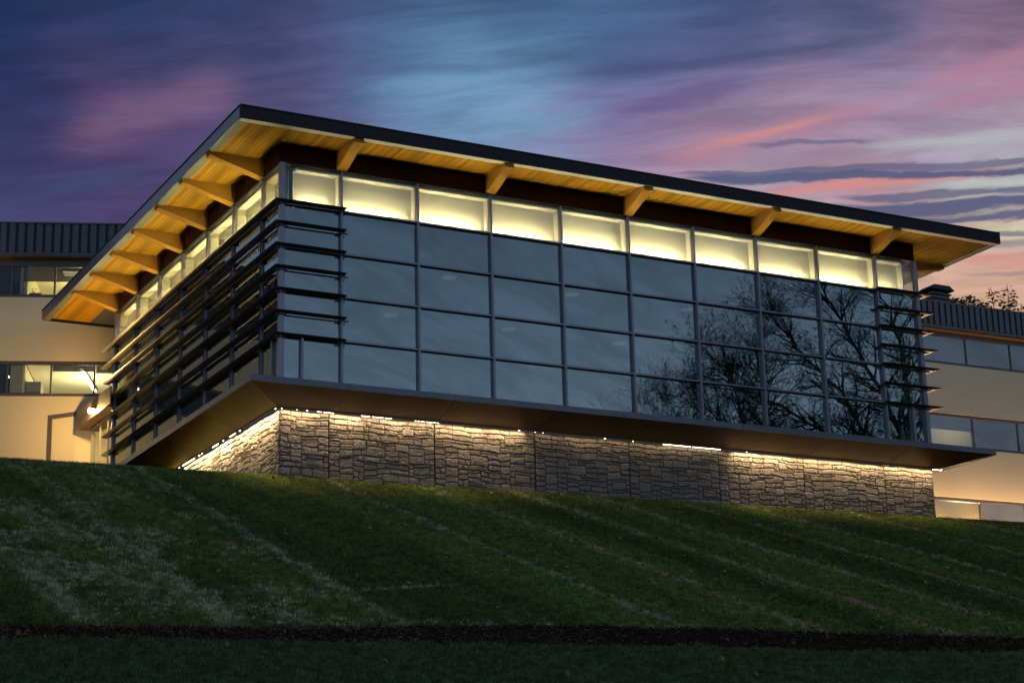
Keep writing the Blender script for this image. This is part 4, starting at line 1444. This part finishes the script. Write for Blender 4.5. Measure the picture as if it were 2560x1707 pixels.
bare_tree('bare_tree', (37.5, -14, gA), [
    [(37.3, -14, -1.5), (35.5, -13.8, .8), (33.0, -14.2, 2.3), (30.0, -14, 3.6), (27.2, -14.2, 4.6)],
    [(37.3, -14, -1.0), (35.8, -14.5, 2.2), (33.8, -14, 4.6), (31.5, -14.3, 6.6), (29.6, -14, 8.3)],
    [(37.4, -14, 0), (36.6, -13.5, 3.0), (35.3, -14, 6.0), (33.6, -14, 8.8), (32.6, -14, 10.2)],
    [(37.5, -14, .5), (38.0, -14.4, 4.0), (37.4, -14, 7.5), (36.5, -14.2, 10.5)],
    [(37.5, -14, .3), (39.5, -13.6, 3.5), (40.5, -14, 7.0), (40.8, -14, 10.0)],
    [(37.3, -14, -2.2), (34.8, -14.6, -.6), (32.2, -14, .8), (29.4, -14.2, 1.8)]],
    [(37.5, -14, gA - .2), (37.55, -14, gA + 3), (37.4, -14, gA + 6.5), (37.5, -14, gA + 9)], 21,
    'large leafless tree on the lawn, mirrored in the pavilion glass at the far end', 4, .45)
gB = gz(30.00, -15)
bare_tree('bare_tree', (30.00, -15, gB), [
    [(29.90, -15, -1.2), (29.00, -14.8, .8), (27.60, -15, 2.4), (26.20, -15, 3.7)],
    [(29.90, -15, -.6), (29.30, -15.3, 2.0), (28.30, -15, 4.2), (27.40, -15, 5.7)],
    [(29.90, -15, -.2), (30.10, -15, 2.6), (29.80, -15, 4.8), (29.60, -15, 6.3)],
    [(29.90, -15, -1.6), (28.00, -15.2, .3), (26.20, -15, 1.6), (24.80, -15, 2.8)]],
    [(30.00, -15, gB - .2), (29.95, -15, gB + 3), (30.00, -15, gB + 6), (29.90, -15, gB + 9)], 33,
    'smaller twiggy leafless tree, mirrored in the glass left of the large tree', 4, .4, None, .26)
gC = gz(23.6, -14.5)
if True:
    bare_tree('sapling', (23.6, -14.5, gC), [
        [(23.6, -14.5, -1.5), (23.3, -14.4, .6), (23.0, -14.6, 2.4)], [(23.6, -14.5, -1.8), (24.2, -14.5, .4), (24.5, -14.5, 2.6)]],
        [(23.6, -14.5, gC - .2), (23.6, -14.5, gC + 4), (23.6, -14.5, gC + 8)], 44, 'thin bare sapling, mirrored low in the pavilion glass', 3, .1, None, .12)
def bushy(name, base, hgt, parts, seed, label, group=None, n=9000, sz=.2):
    rg = random.Random(seed)
    e = empty(name, base, label, 'tree', group)
    x, y, z = base
    mb = MB(); mb.tube([(x, y, z - .3), (x + .1, y, z + hgt * .4), (x, y, z + hgt * .8)], [.32, .22, .06], 7)
    for (ox, oz, rx, rz_, w) in parts:
        mb.tube([(x, y, z + hgt * .4), (x + ox * .6, y, z + (hgt * .4 + oz) / 2 + .6), (x + ox, y, z + oz + rz_)], [.12, .07, .015], 5)
    mb.build('trunk', 'bark', e)
    lf = MB()
    tot = sum(p[4] for p in parts)
    for (ox, oz, rx, rz_, w) in parts:
        for _ in range(int(n * w / tot)):
            a = Vector((rg.gauss(0, 1), rg.gauss(0, 1), rg.gauss(0, 1))).normalized() * rg.random() ** .45
            c = Vector((x + ox + a.x * rx, y + a.y * rx, z + oz + a.z * rz_))
            if noise.noise(c * 1.1) < -.28: continue
            u = Vector((rg.gauss(0, 1), rg.gauss(0, 1), rg.gauss(0, 1))).normalized() * sz * rg.uniform(.5, 1.2)
            v = u.orthogonal().normalized() * sz * .5
            lf.quad(c - u, c + v, c + u, c - v)
    lf.build('crown', 'leaf_dark', e)
    return e
def ry(x, y): return (x, y, gz(x, y))
bushy('evergreen_tree', ry(60.0, 36), 17, [(-.6, 16.5, 1.6, 1.4, 1), (1.4, 16.9, 1.9, 1.5, 1.3), (-2.4, 16.4, 1.0, .8, .4), (0, 12.0, 3, 3, 1.2)], 5,
      'low dark bushy tree just above the far wing parapet, next to the roof vent')
bushy('evergreen_tree', ry(65.0, 36), 18.3, [(0, 15.9, 1.8, 1.8, 1.4), (-1.0, 17.4, .8, 1.9, .12), (.5, 17.8, .7, 1.9, .10), (1.6, 16.8, .6, 1.7, .08), (0, 12.0, 3.2, 3.5, 1.2)], 6,
      'taller dark tree with loose upright sprays behind the far wing parapet')
bushy('evergreen_tree', ry(69.6, 36), 18, [(-.4, 15.2, 1.6, 1.5, 1.0), (.2, 16.8, .5, 1.3, .1), (2.2, 15.5, 1.8, 1.7, 1.0), (0, 12.0, 3, 3.4, 1.2)], 7,
      'dark tree at the picture edge behind the far wing parapet')
